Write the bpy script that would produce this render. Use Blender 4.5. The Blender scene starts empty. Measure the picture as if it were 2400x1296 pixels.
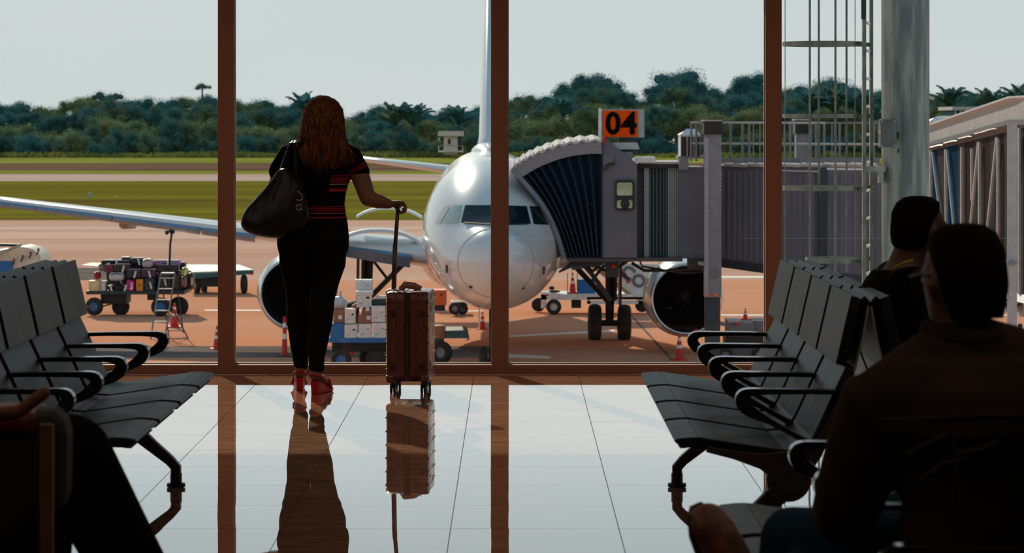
import bpy, bmesh, math, random
from mathutils import Vector, Matrix, Euler, noise
R = math.radians
random.seed(7)
SC = bpy.context.scene
COL = SC.collection

# ---------------------------------------------------------------- camera, light, exposure
F = 6500.0                      # focal length in pixels of the 2400 px wide frame
CAMZ = 1.5
HOR = 288.0                     # row of the horizon
GZ = -5.3                       # level of the apron, one storey below the lounge floor
cam_d = bpy.data.cameras.new('camera'); cam = bpy.data.objects.new('camera', cam_d); COL.objects.link(cam)
cam.location = (0, 0, CAMZ); cam.rotation_euler = (R(90), 0, 0)
cam_d.sensor_width = 36.0; cam_d.lens = 36.0 * F / 2400.0
cam_d.shift_y = -(648.0 - HOR) / 2400.0
cam_d.clip_end = 3000; cam_d.clip_start = 0.1
cam_d.dof.use_dof = True; cam_d.dof.focus_distance = 18.0; cam_d.dof.aperture_fstop = 9.0
SC.camera = cam

world = bpy.data.worlds.new('sky'); SC.world = world; world.use_nodes = True
wn, wl = world.node_tree.nodes, world.node_tree.links
wn.clear()
tc = wn.new('ShaderNodeTexCoord'); sep = wn.new('ShaderNodeSeparateXYZ'); wl.new(tc.outputs['Generated'], sep.inputs[0])
ramp = wn.new('ShaderNodeValToRGB'); wl.new(sep.outputs['Z'], ramp.inputs[0])
ramp.color_ramp.elements[0].position = 0.0; ramp.color_ramp.elements[0].color = (0.73, 0.735, 0.715, 1)
ramp.color_ramp.elements[1].position = 1.0; ramp.color_ramp.elements[1].color = (0.13, 0.24, 0.35, 1)
e = ramp.color_ramp.elements.new(0.10); e.color = (0.68, 0.71, 0.72, 1)
e = ramp.color_ramp.elements.new(0.3); e.color = (0.43, 0.53, 0.60, 1)
nz = wn.new('ShaderNodeTexNoise'); nz.inputs['Scale'].default_value = 2.2; nz.inputs['Detail'].default_value = 3
mp = wn.new('ShaderNodeMapping'); mp.inputs['Scale'].default_value = (1, 1, 5)
wl.new(tc.outputs['Generated'], mp.inputs[0]); wl.new(mp.outputs[0], nz.inputs['Vector'])
mx = wn.new('ShaderNodeMix'); mx.data_type = 'RGBA'; mx.blend_type = 'MULTIPLY'; mx.inputs[0].default_value = 0.25
cr2 = wn.new('ShaderNodeValToRGB'); cr2.color_ramp.elements[0].position = 0.35; cr2.color_ramp.elements[0].color = (0.75, 0.85, 0.93, 1)
cr2.color_ramp.elements[1].position = 0.6; cr2.color_ramp.elements[1].color = (1, 1, 1, 1)
wl.new(nz.outputs[0], cr2.inputs[0]); wl.new(ramp.outputs[0], mx.inputs[6]); wl.new(cr2.outputs[0], mx.inputs[7])
bg = wn.new('ShaderNodeBackground'); bg.inputs[1].default_value = 1.0; wl.new(mx.outputs[2], bg.inputs[0])
wo = wn.new('ShaderNodeOutputWorld'); wl.new(bg.outputs[0], wo.inputs[0])

SUN_AZ, SUN_EL = R(16), R(27.5)
sd = bpy.data.lights.new('sun', 'SUN'); sun = bpy.data.objects.new('sun', sd); COL.objects.link(sun)
sd.energy = 4.6; sd.color = (1.0, 0.84, 0.66); sd.angle = R(0.6)
sdir = Vector((math.sin(SUN_AZ) * math.cos(SUN_EL), -math.cos(SUN_AZ) * math.cos(SUN_EL), -math.sin(SUN_EL)))
sun.rotation_euler = sdir.to_track_quat('-Z', 'Y').to_euler()
sun.location = (-20, 60, 30)
for k, (lx, ly) in enumerate(((-3.3, 5.5), (3.3, 5.5), (-3.3, 12.2), (3.3, 12.2))):    # added weak warm fill under the ceiling, standing in for unseen lounge lamps
    ld = bpy.data.lights.new('ceiling_fill', 'AREA'); ld.shape = 'RECTANGLE'; ld.size = 5.5; ld.size_y = 5.5; ld.energy = 30; ld.color = (1.0, 0.76, 0.60)
    lo_ = bpy.data.objects.new('ceiling_fill', ld); COL.objects.link(lo_); lo_.location = (lx, ly, 3.36)
SC.view_settings.view_transform = 'Standard'; SC.view_settings.look = 'None'
SC.view_settings.gamma = 1.0; SC.view_settings.exposure = 0.0; SC.view_settings.use_curve_mapping = False
try:
    SC.cycles.max_bounces = 8; SC.cycles.transparent_max_bounces = 12; SC.cycles.caustics_reflective = False
    SC.cycles.caustics_refractive = False
except Exception: pass

def P(px, py, Y):
    return Vector(((px - 1200.0) / F * Y, Y, CAMZ - (py - HOR) / F * Y))
def YG(py):                     # distance of an apron point seen at row py
    return (CAMZ - GZ) * F / (py - HOR)

# ---------------------------------------------------------------- materials
MATS = {}
def mat(name, c, rough=0.6, metal=0.0, c2=None, scale=6.0, bump=0.0, spec=0.5, stretch=(1, 1, 1), coat=0.0, detail=4, lo=0.4, hi=0.62, trans=0.0, coords='Object'):
    if name in MATS: return MATS[name]
    m = bpy.data.materials.new(name); m.use_nodes = True; MATS[name] = m
    n, l = m.node_tree.nodes, m.node_tree.links
    b = n['Principled BSDF']
    b.inputs['Base Color'].default_value = (*c, 1); b.inputs['Roughness'].default_value = rough
    b.inputs['Metallic'].default_value = metal; b.inputs['Specular IOR Level'].default_value = spec
    if coat: b.inputs['Coat Weight'].default_value = coat; b.inputs['Coat Roughness'].default_value = 0.04
    if c2 is None: c2 = tuple(min(1, x * 1.18) for x in c)
    t = n.new('ShaderNodeTexCoord'); mpp = n.new('ShaderNodeMapping'); mpp.inputs['Scale'].default_value = stretch
    no = n.new('ShaderNodeTexNoise'); no.inputs['Scale'].default_value = scale; no.inputs['Detail'].default_value = detail
    l.new(t.outputs[coords], mpp.inputs[0]); l.new(mpp.outputs[0], no.inputs['Vector'])
    r = n.new('ShaderNodeValToRGB'); r.color_ramp.elements[0].position = lo; r.color_ramp.elements[1].position = hi
    r.color_ramp.elements[0].color = (*c, 1); r.color_ramp.elements[1].color = (*c2, 1)
    l.new(no.outputs[0], r.inputs[0]); l.new(r.outputs[0], b.inputs['Base Color'])
    if bump:
        bp = n.new('ShaderNodeBump'); bp.inputs['Strength'].default_value = bump; bp.inputs['Distance'].default_value = 0.02
        l.new(no.outputs[0], bp.inputs['Height']); l.new(bp.outputs[0], b.inputs['Normal'])
    if trans:
        tr = n.new('ShaderNodeBsdfTranslucent'); ms = n.new('ShaderNodeMixShader'); ms.inputs[0].default_value = trans
        l.new(r.outputs[0], tr.inputs[0]); l.new(b.outputs[0], ms.inputs[1]); l.new(tr.outputs[0], ms.inputs[2])
        l.new(ms.outputs[0], n['Material Output'].inputs[0])
    return m

def glass_mat():
    m = bpy.data.materials.new('window_glass'); m.use_nodes = True
    n, l = m.node_tree.nodes, m.node_tree.links; n.clear()
    o = n.new('ShaderNodeOutputMaterial'); t = n.new('ShaderNodeBsdfTransparent'); t.inputs[0].default_value = (0.95, 0.985, 0.98, 1)
    g = n.new('ShaderNodeBsdfGlossy'); g.inputs['Roughness'].default_value = 0.0; g.inputs[0].default_value = (0.9, 0.9, 0.9, 1)
    f = n.new('ShaderNodeFresnel'); f.inputs[0].default_value = 1.32
    mi = n.new('ShaderNodeMixShader'); l.new(f.outputs[0], mi.inputs[0]); l.new(t.outputs[0], mi.inputs[1]); l.new(g.outputs[0], mi.inputs[2])
    l.new(mi.outputs[0], o.inputs[0]); return m
M_GLASS = glass_mat()

# ---------------------------------------------------------------- mesh helpers
class MB:
    def __init__(s): s.v = []; s.f = []
    def add(s, vs, fs):
        k = len(s.v); s.v += [Vector(x) for x in vs]; s.f += [tuple(i + k for i in f) for f in fs]; return s
    def box(s, a, b):
        x0, y0, z0 = a; x1, y1, z1 = b
        if x0 > x1: x0, x1 = x1, x0
        if y0 > y1: y0, y1 = y1, y0
        if z0 > z1: z0, z1 = z1, z0
        return s.add([(x0,y0,z0),(x1,y0,z0),(x1,y1,z0),(x0,y1,z0),(x0,y0,z1),(x1,y0,z1),(x1,y1,z1),(x0,y1,z1)],
                     [(0,3,2,1),(4,5,6,7),(0,1,5,4),(1,2,6,5),(2,3,7,6),(3,0,4,7)])
    def obox(s, c, size, rot=(0, 0, 0)):
        M = Euler(rot).to_matrix(); c = Vector(c); hx, hy, hz = (q / 2 for q in size)
        vs = [c + M @ Vector((sx * hx, sy * hy, sz * hz)) for sx, sy, sz in ((-1,-1,-1),(1,-1,-1),(1,1,-1),(-1,1,-1),(-1,-1,1),(1,-1,1),(1,1,1),(-1,1,1))]
        return s.add(vs, [(0,3,2,1),(4,5,6,7),(0,1,5,4),(1,2,6,5),(2,3,7,6),(3,0,4,7)])
    def loft(s, rings, caps=True, closed=True):
        n = len(rings[0]); k = len(s.v)
        for r in rings: s.v += [Vector(p) for p in r]
        for i in range(len(rings) - 1):
            for j in range(n if closed else n - 1):
                a = k + i * n + j; b = k + i * n + (j + 1) % n
                s.f.append((a, b, b + n, a + n))
        if caps:
            s.f.append(tuple(k + j for j in range(n))[::-1]); s.f.append(tuple(k + (len(rings) - 1) * n + j for j in range(n)))
        return s
    def tube(s, pts, rad, n=8, flat=1.0, caps=True, up=None):
        pts = [Vector(p) for p in pts]
        if not hasattr(rad, '__len__'): rad = [rad] * len(pts)
        rings = []
        ref = Vector(up) if up else None
        prev = None
        for i, p in enumerate(pts):
            t = (pts[min(i + 1, len(pts) - 1)] - pts[max(i - 1, 0)])
            if t.length < 1e-9: t = Vector((0, 0, 1))
            t.normalize()
            if prev is None:
                a = ref if ref else (Vector((0, 0, 1)) if abs(t.z) < 0.9 else Vector((1, 0, 0)))
                u = t.cross(a).normalized()
            else:
                u = (prev - t * prev.dot(t))
                u = u.normalized() if u.length > 1e-6 else t.orthogonal().normalized()
            prev = u; w = t.cross(u)
            rings.append([p + u * (rad[i] * math.cos(2 * math.pi * j / n)) + w * (rad[i] * flat * math.sin(2 * math.pi * j / n)) for j in range(n)])
        return s.loft(rings, caps)
    def capsule(s, pts, rad, n=12, flat=1.0, up=None):      # tube with rounded ends
        pts = [Vector(p) for p in pts]; rad = list(rad)
        d0 = (pts[0] - pts[1]).normalized(); d1 = (pts[-1] - pts[-2]).normalized()
        a = [(pts[0] + d0 * rad[0] * k, rad[0] * q) for k, q in ((0.97, 0.2), (0.8, 0.6), (0.45, 0.88))]
        b = [(pts[-1] + d1 * rad[-1] * k, rad[-1] * q) for k, q in ((0.45, 0.88), (0.8, 0.6), (0.97, 0.2))]
        al = a + list(zip(pts, rad)) + b
        return s.tube([x[0] for x in al], [x[1] for x in al], n, flat, up=up)
    def disc(s, c, axis, r, h, n=20, r2=None):
        axis = Vector(axis).normalized(); c = Vector(c)
        return s.tube([c - axis * h / 2, c + axis * h / 2], [r, r if r2 is None else r2], n)
    def ell(s, c, rx, ry, rz, n=16, m=10, rot=None):
        c = Vector(c); rings = []
        M = Euler(rot).to_matrix() if rot else Matrix.Identity(3)
        for i in range(m + 1):
            th = -math.pi / 2 + math.pi * (i + 0.02) / (m + 0.04)
            rings.append([c + M @ Vector((rx * math.cos(th) * math.cos(2 * math.pi * j / n), ry * math.cos(th) * math.sin(2 * math.pi * j / n), rz * math.sin(th))) for j in range(n)])
        return s.loft(rings)
    def prism(s, poly, d):                                   # poly of 3-D points pushed along d
        d = Vector(d); k = len(poly)
        return s.loft([[Vector(p) for p in poly], [Vector(p) + d for p in poly]])
    def torus(s, c, axis, r, rr, n=32, m=8, a0=0, a1=2 * math.pi):
        axis = Vector(axis).normalized(); u = axis.orthogonal().normalized(); w = axis.cross(u); c = Vector(c)
        full = abs(a1 - a0 - 2 * math.pi) < 1e-6
        pts = [c + u * r * math.cos(a0 + (a1 - a0) * i / n) + w * r * math.sin(a0 + (a1 - a0) * i / n) for i in range(n + 1)]
        return s.tube(pts, rr, m, caps=not full)
    def revolve(s, prof, c, axis, n=32):                     # prof: (distance along axis, radius)
        axis = Vector(axis).normalized(); u = axis.orthogonal().normalized(); w = axis.cross(u); c = Vector(c)
        return s.loft([[c + axis * t + u * r * math.cos(2 * math.pi * j / n) + w * r * math.sin(2 * math.pi * j / n) for j in range(n)] for t, r in prof], caps=False)

TW = {}                       # translation of each parent while building
def build(name, mb, m, parent=None, smooth=False, bevel=0, subd=0, fixn=True):
    vs = mb.v
    lo = Vector((min(p.x for p in vs), min(p.y for p in vs), min(p.z for p in vs)))
    hi = Vector((max(p.x for p in vs), max(p.y for p in vs), max(p.z for p in vs)))
    c = (lo + hi) / 2
    if parent is None: c.z = lo.z
    me = bpy.data.meshes.new(name); me.from_pydata([tuple(p - c) for p in vs], [], mb.f); me.validate()
    if fixn:
        b = bmesh.new(); b.from_mesh(me); bmesh.ops.recalc_face_normals(b, faces=b.faces); b.to_mesh(me); b.free()
    me.materials.append(m)
    if smooth:
        me.polygons.foreach_set('use_smooth', [True] * len(me.polygons))
        if smooth == 'auto': me.set_sharp_from_angle(angle=R(35))
    o = bpy.data.objects.new(name, me); COL.objects.link(o); TW[o] = c
    if parent is not None: o.parent = parent; o.location = c - TW[parent]
    else: o.location = c
    if bevel:
        bv = o.modifiers.new('bevel', 'BEVEL'); bv.width = bevel; bv.segments = 2; bv.limit_method = 'ANGLE'; bv.angle_limit = R(35)
    return o
def tag(o, label=None, cat=None, group=None, kind=None):
    if label: o['label'] = label
    if cat: o['category'] = cat
    if group: o['group'] = group
    if kind: o['kind'] = kind
    return o
def thing(name, label, cat, loc=(0, 0, 0), group=None):
    o = bpy.data.objects.new(name, None); COL.objects.link(o); o.location = loc; o.empty_display_size = 0.2
    TW[o] = Vector(loc); return tag(o, label, cat, group)
def copy_tree(o, parent=None):
    c = o.copy(); COL.objects.link(c)
    if parent: c.parent = parent
    for ch in list(o.children): copy_tree(ch, c)
    return c
def struct(name, mb, m, parent=None, **k):
    o = build(name, mb, m, parent, **k)
    if parent is None: o['kind'] = 'structure'
    return o
def remesh(name, mb, m, parent=None, voxel=0.008, smooth=4):
    me = bpy.data.meshes.new('tmp'); me.from_pydata([tuple(p) for p in mb.v], [], mb.f)
    b = bmesh.new(); b.from_mesh(me); bmesh.ops.recalc_face_normals(b, faces=b.faces); b.to_mesh(me); b.free()
    o = bpy.data.objects.new('tmp', me); COL.objects.link(o)
    r = o.modifiers.new('r', 'REMESH'); r.mode = 'VOXEL'; r.voxel_size = voxel
    s = o.modifiers.new('s', 'SMOOTH'); s.factor = 0.5; s.iterations = smooth
    dg = bpy.context.evaluated_depsgraph_get(); ev = o.evaluated_get(dg)
    m2 = bpy.data.meshes.new_from_object(ev)
    out = MB(); out.v = [v.co.copy() for v in m2.vertices]; out.f = [tuple(p.vertices) for p in m2.polygons]
    bpy.data.objects.remove(o); bpy.data.meshes.remove(m2); bpy.data.meshes.remove(me)
    return build(name, out, m, parent, smooth=True, fixn=False)
def text_mb(txt, size, origin, xdir, ydir, depth=0.01, bold=0.0):
    cu = bpy.data.curves.new('t', 'FONT'); cu.body = txt; cu.size = size; cu.extrude = depth / 2; cu.offset = bold
    cu.resolution_u = 4; cu.space_character = 1.06
    o = bpy.data.objects.new('t', cu); COL.objects.link(o)
    dg = bpy.context.evaluated_depsgraph_get(); me = bpy.data.meshes.new_from_object(o.evaluated_get(dg))
    X = Vector(xdir).normalized(); Yv = Vector(ydir).normalized(); Z = X.cross(Yv); og = Vector(origin)
    mb = MB(); mb.v = [og + X * v.co.x + Yv * v.co.y + Z * v.co.z for v in me.vertices]; mb.f = [tuple(p.vertices) for p in me.polygons]
    bpy.data.objects.remove(o); bpy.data.meshes.remove(me); return mb
def band(pts, hy, y):                    # flat bar in the xz plane, pts (x, z, half thickness), from y to y+hy
    up, dn = [], []
    for i, (x, z, h) in enumerate(pts):
        a = Vector((pts[max(i - 1, 0)][0], 0, pts[max(i - 1, 0)][1])); b = Vector((pts[min(i + 1, len(pts) - 1)][0], 0, pts[min(i + 1, len(pts) - 1)][1]))
        t = (b - a).normalized(); nn = Vector((-t.z, 0, t.x))
        c = Vector((x, y, z)); up.append(c + nn * h); dn.append(c - nn * h)
    return [(up[i], dn[i]) for i in range(len(pts))]
def band_mb(mb, pts, y0, y1):
    q = band(pts, 0, 0); d0 = Vector((0, y0, 0)); d1 = Vector((0, y1, 0))
    return mb.loft([[a + d0, b + d0, b + d1, a + d1] for a, b in q])

# materials used in several places
M_FRAME = mat('brown_frame', (0.46, 0.19, 0.115), 0.6, 0.0, c2=(0.49, 0.205, 0.125), scale=3)
M_BLACK = mat('black_rubber', (0.012, 0.012, 0.013), 0.6)
M_TYRE = mat('tyre', (0.016, 0.016, 0.018), 0.75, bump=0.2, scale=30)
M_WHITE = mat('white_paint', (0.68, 0.68, 0.67), 0.4)
M_STEEL = mat('steel', (0.42, 0.42, 0.41), 0.35, 0.7)
M_GALV = mat('galvanised', (0.12, 0.145, 0.14), 0.5, 0.1, c2=(0.33, 0.34, 0.29), scale=3.2, stretch=(3, 3, 0.35), bump=0.05, detail=8)
M_RED = mat('red_plastic', (0.55, 0.015, 0.012), 0.45)
M_DARK = mat('dark_metal', (0.03, 0.03, 0.032), 0.5, 0.3)
M_BLUE = mat('blue_paint', (0.01, 0.13, 0.38), 0.4)
M_TEAL = mat('teal_paint', (0.015, 0.10, 0.12), 0.4)
M_GREY = mat('grey_paint', (0.19, 0.19, 0.21), 0.5)

# ================================================================= ROOM
WY = 16.525                     # plane of the window wall
XJ = [-0.227 + 0.622 * k for k in range(-12, 13)]
YJ = [15.14 + 0.611 * k for k in range(-17, 3)] + [WY - 0.005]
floor = struct('floor', MB().box((-7, -3, -0.35), (7, WY + 0.2, -0.012)), mat('grout', (0.10, 0.055, 0.035), 0.8))
def marble():
    m = bpy.data.materials.new('dark_marble'); m.use_nodes = True
    n, l = m.node_tree.nodes, m.node_tree.links; b = n['Principled BSDF']
    g = n.new('ShaderNodeNewGeometry')
    mpp = n.new('ShaderNodeMapping'); mpp.inputs['Scale'].default_value = (1.2, 5.0, 1.0); l.new(g.outputs['Position'], mpp.inputs[0])
    no = n.new('ShaderNodeTexNoise'); no.inputs['Scale'].default_value = 3.5; no.inputs['Detail'].default_value = 9; no.inputs['Roughness'].default_value = 0.68
    no.inputs['Distortion'].default_value = 0.5
    l.new(mpp.outputs[0], no.inputs['Vector'])
    r = n.new('ShaderNodeValToRGB'); cr = r.color_ramp
    cr.elements[0].position = 0.30; cr.elements[0].color = (0.085, 0.044, 0.027, 1)
    cr.elements[1].position = 0.80; cr.elements[1].color = (0.62, 0.46, 0.32, 1)
    x = cr.elements.new(0.56); x.color = (0.155, 0.083, 0.050, 1)
    x = cr.elements.new(0.66); x.color = (0.24, 0.14, 0.088, 1)
    l.new(no.outputs[0], r.inputs[0]); l.new(r.outputs[0], b.inputs['Base Color'])
    n.remove(b); df = n.new('ShaderNodeBsdfDiffuse'); gl = n.new('ShaderNodeBsdfGlossy'); gl.inputs['Roughness'].default_value = 0.012
    l.new(r.outputs[0], df.inputs[0]); fr = n.new('ShaderNodeFresnel'); fr.inputs[0].default_value = 2.6
    mr = n.new('ShaderNodeMapRange'); mr.inputs['From Min'].default_value = 0.2; mr.inputs['From Max'].default_value = 0.55; mr.inputs['To Max'].default_value = 0.92
    l.new(fr.outputs[0], mr.inputs['Value']); l.new(mr.outputs[0], gl.inputs[0])
    ad = n.new('ShaderNodeAddShader'); l.new(df.outputs[0], ad.inputs[0]); l.new(gl.outputs[0], ad.inputs[1]); l.new(ad.outputs[0], n['Material Output'].inputs[0])
    n2 = n.new('ShaderNodeTexNoise'); n2.inputs['Scale'].default_value = 2.6; n2.inputs['Detail'].default_value = 1
    l.new(g.outputs['Position'], n2.inputs['Vector'])
    bp = n.new('ShaderNodeBump'); bp.inputs['Strength'].default_value = 0.02; bp.inputs['Distance'].default_value = 0.02
    l.new(n2.outputs[0], bp.inputs['Height']); l.new(bp.outputs[0], gl.inputs['Normal'])
    return m
M_MARBLE = marble()
tile_me = {}
for j in range(len(YJ) - 1):
    tilt_row = random.uniform(-0.0005, 0.0005)
    for i in range(len(XJ) - 1):
        x0, x1, y0, y1 = XJ[i], XJ[i + 1], YJ[j], YJ[j + 1]
        if abs((x0 + x1) / 2) > 0.45 * (y1) * 0.5 + 0.9: continue
        w, d = round(x1 - x0 - 0.003, 4), round(y1 - y0 - 0.003, 4)
        if (w, d) not in tile_me:
            mbt = MB().box((-w / 2, -d / 2, -0.011), (w / 2, d / 2, 0)); me = bpy.data.meshes.new('tile')
            me.from_pydata([tuple(p) for p in mbt.v], [], mbt.f); me.materials.append(M_MARBLE); tile_me[(w, d)] = me
        o = bpy.data.objects.new('tile', tile_me[(w, d)]); COL.objects.link(o); o.parent = floor
        o.location = Vector(((x0 + x1) / 2, (y0 + y1) / 2, 0)) - TW[floor]
        o.rotation_euler = (tilt_row + random.uniform(-0.0002, 0.0002), random.uniform(-0.0008, 0.0008), 0)

M_WALL = mat('wall_paint', (0.06, 0.05, 0.045), 0.9, spec=0.1)
struct('ceiling', MB().box((-7, -3, 3.4), (7, WY + 0.1, 3.6)), M_WALL)
struct('wall_left', MB().box((-7.2, -3, 0), (-7, WY + 0.1, 3.4)), M_WALL)
struct('wall_right', MB().box((7, -3, 0), (7.2, WY + 0.1, 3.4)), M_WALL)
struct('wall_back', MB().box((-7, -3.2, 0), (7, -3, 3.4)), M_WALL)
# roof overhang outside that cuts the sun off the deeper floor
struct('trim_eaves', MB().box((-14, WY + 0.1, 3.42), (14, 18.9, 3.62)), M_WALL)
MUL = [(-131 - 39) , -112]
MX = []
for k in range(-4, 5):
    MX.append(-0.073 + 1.632 * k)
MW = 0.0475
n = 0
for k, x in enumerate(MX):
    struct('trim_%d' % (k + 1), MB().box((x - MW, WY, 0), (x + MW, WY + 0.12, 3.4)), M_FRAME)
M_ALU = mat('aluminium_bead', (0.75, 0.75, 0.74), 0.3, 0.5)
for k in range(len(MX) - 1):
    x0, x1 = MX[k] + MW, MX[k + 1] - MW
    fr = struct('window_%d' % (k + 1), MB().box((x0, WY, 0), (x1, WY + 0.12, 0.058)).box((x0, WY, 3.2), (x1, WY + 0.12, 3.4)), M_FRAME)
    g = build('pane', MB().box((x0 + 0.004, WY + 0.05, 0.058), (x1 - 0.004, WY + 0.051, 3.2)), M_GLASS, fr)
    tag(g, 'clear glass pane')
    build('glazing_bead', MB().box((x0, WY + 0.054, 0.058), (x1, WY + 0.075, 0.0675)).box((x0, WY + 0.054, 0.068), (x0 + 0.006, WY + 0.075, 3.2))
          .box((x1 - 0.006, WY + 0.054, 0.068), (x1, WY + 0.075, 3.2)), M_ALU, fr)
# dust and scratches sitting on the outer face of the glass
d = MB()
for k in range(420):
    x = random.uniform(-3.3, 3.2); z = random.uniform(0.08, 2.3) if random.random() < 0.35 else random.gauss(1.2, 0.55)
    if not 0.07 < z < 3: continue
    r = random.uniform(0.0005, 0.0013) * (1.6 if random.random() < 0.08 else 1)
    y = WY + 0.0515; a = random.uniform(0, 3.1)
    if random.random() < 0.06:
        l_ = random.uniform(0.006, 0.016); dx, dz = math.cos(a) * l_, math.sin(a) * l_
        d.add([(x, y, z), (x + dx, y, z + dz), (x + dx, y, z + dz + 0.0012), (x, y, z + 0.0012)], [(0, 1, 2, 3)])
    else:
        d.add([(x + r * math.cos(a + q * 1.256), y, z + r * math.sin(a + q * 1.256)) for q in range(5)], [(0, 1, 2, 3, 4)])
tag(build('dust_specks', d, mat('dust', (0.8, 0.78, 0.72), 0.9, trans=0.6), fixn=False), 'tiny pale dust specks and scratches on the window glass', 'dust', kind='stuff')
# ================================================================= GROUND OUTSIDE
M_APRON = mat('apron_concrete', (0.60, 0.255, 0.14), 0.9, c2=(0.70, 0.36, 0.24), scale=0.05, stretch=(0.25, 1.6, 1), detail=8, spec=0.0, lo=0.3, hi=0.7, bump=0.0)
struct('apron', MB().box((-300, 24, GZ - 0.5), (300, YG(655), GZ)), M_APRON)
struct('apron_far', MB().box((-300, YG(655), GZ - 0.5), (300, YG(516), GZ)), mat('apron_old_concrete', (0.55, 0.31, 0.225), 0.9, c2=(0.66, 0.42, 0.325), scale=0.05, stretch=(0.2, 1.8, 1), detail=8, spec=0.0, lo=0.35, hi=0.65))
def strip(name, y0, y1, c, c2, dz, sc=0.03, st=(0.3, 2, 1), x0=-400, x1=400):
    return struct(name, MB().box((x0, y0, GZ - 0.5), (x1, y1, GZ + dz)), mat(name, c, 0.9, c2=c2, scale=sc, stretch=st, detail=8, spec=0.0, lo=0.35, hi=0.65))
strip('grass_infield', YG(516), YG(425), (0.125, 0.085, 0.02), (0.21, 0.205, 0.022), 0.02, 0.06, (0.12, 1.2, 1))
strip('runway', YG(425), YG(408), (0.45, 0.31, 0.26), (0.58, 0.43, 0.37), 0.0)
strip('grass_verge', YG(408), YG(401), (0.17, 0.18, 0.03), (0.28, 0.28, 0.04), 0.02)
strip('bare_soil', YG(401), YG(383), (0.13, 0.075, 0.05), (0.22, 0.13, 0.09), 0.0, 0.05)
strip('grass_far', YG(383), 900, (0.17, 0.19, 0.035), (0.30, 0.30, 0.06), 0.05, 0.05)
# painted and repaired strips on the apron
def patch(name, pts, m, dz=0.012):
    q = [P(x, y, YG(y)) for x, y in pts]; q = [Vector((p.x, p.y, GZ + 0.001)) for p in q]
    return struct(name, MB().prism(q, (0, 0, dz)), m)
M_ASPH = mat('asphalt_band', (0.16, 0.13, 0.12), 0.85, c2=(0.22, 0.18, 0.16), scale=0.4, spec=0.0)
M_PINK = mat('pale_concrete', (0.62, 0.42, 0.34), 0.9, c2=(0.68, 0.46, 0.37), scale=0.3, spec=0.0)
M_LINE = mat('line_paint', (0.74, 0.62, 0.53), 0.7)
patch('trim_10', [(-60, 627), (300, 629), (300, 654), (-60, 662)], M_ASPH)
patch('trim_11', [(-60, 812), (1160, 812), (1160, 838), (-60, 838)], M_ASPH)
patch('trim_12', [(-60, 531), (2400, 531), (2400, 540), (-60, 540)], M_PINK)
patch('trim_13', [(-60, 544), (1000, 544), (1000, 560), (-60, 560)], mat('worn_concrete', (0.62, 0.40, 0.31), 0.9, spec=0.0))
for k, q in enumerate(([(1195, 787), (1440, 774), (1440, 778), (1195, 791)], [(480, 727), (1130, 729), (1130, 731), (480, 729)], [(1690, 648), (2400, 648), (2400, 652), (1690, 652)],
          [(1180, 800), (1195, 831), (1290, 836), (1290, 841), (1185, 838)], [(190, 622), (215, 616), (310, 622), (300, 628)], [(1690, 738), (2400, 738), (2400, 741), (1690, 741)],
          [(1600, 690), (1605, 690), (1750, 800), (1743, 800)], [(1478, 740), (1482, 740), (1580, 846), (1574, 846)])):
    patch('trim_%d' % (14 + k), q, M_LINE if k < 6 else M_ASPH, 0.016)

# ================================================================= TREES
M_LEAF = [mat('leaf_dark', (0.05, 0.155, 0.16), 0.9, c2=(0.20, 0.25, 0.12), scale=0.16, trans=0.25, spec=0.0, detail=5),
          mat('leaf_haze_teal', (0.06, 0.18, 0.20), 0.9, c2=(0.12, 0.24, 0.22), scale=0.14, trans=0.25, spec=0.0),
          mat('leaf_olive', (0.14, 0.22, 0.12), 0.9, c2=(0.34, 0.33, 0.15), scale=0.16, trans=0.25, spec=0.0)]  # distance haze is put into the leaf colours as lifted bluish green
M_BARK = mat('bark', (0.10, 0.08, 0.065), 0.9)
def crown_mb(seed, n=2300, clumps=16, rz=0.75):
    rnd = random.Random(seed); mb = MB(); cl = []
    for k in range(clumps):
        a = rnd.uniform(0, 6.28); e = rnd.uniform(-0.25, 1.0); rr = rnd.uniform(0.35, 0.72)
        cl.append((Vector((math.cos(a) * rr * math.sqrt(max(0, 1 - e * e * 0.6)), math.sin(a) * rr * math.sqrt(max(0, 1 - e * e * 0.6)), e * rz * rr * 1.1)), rnd.uniform(0.24, 0.40)))
    for c, r in cl:                                        # solid heart of each leaf clump
        mb.ell(c, r * 0.60, r * 0.60, r * 0.46, 6, 4)
    for q in range(n):
        c, r = cl[rnd.randrange(len(cl))]
        d_ = Vector((rnd.gauss(0, 1), rnd.gauss(0, 1), rnd.gauss(0.25, 0.9))).normalized()
        p = c + Vector((d_.x, d_.y, d_.z * 0.8)) * r * rnd.uniform(0.6, 1.28)
        s = rnd.uniform(0.014, 0.032); u = Vector((rnd.gauss(0, 1), rnd.gauss(0, 1), rnd.gauss(0, 0.6))).normalized(); w = u.cross(d_ + Vector((0, 0, 0.3))).normalized()
        mb.add([p - u * s, p + w * s * 0.7, p + u * s, p - w * s * 0.7], [(0, 1, 2, 3)])
    return mb
def mesh_of(mb, m, name='crown'):
    me = bpy.data.meshes.new(name); me.from_pydata([tuple(p) for p in mb.v], [], mb.f); me.materials.append(m); return me
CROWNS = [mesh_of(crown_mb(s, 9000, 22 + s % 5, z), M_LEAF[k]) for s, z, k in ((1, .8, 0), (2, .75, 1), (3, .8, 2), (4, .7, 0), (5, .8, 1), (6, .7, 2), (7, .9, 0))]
FLATC = mesh_of(crown_mb(11, 1500, 15, 0.28), M_LEAF[0])
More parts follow.
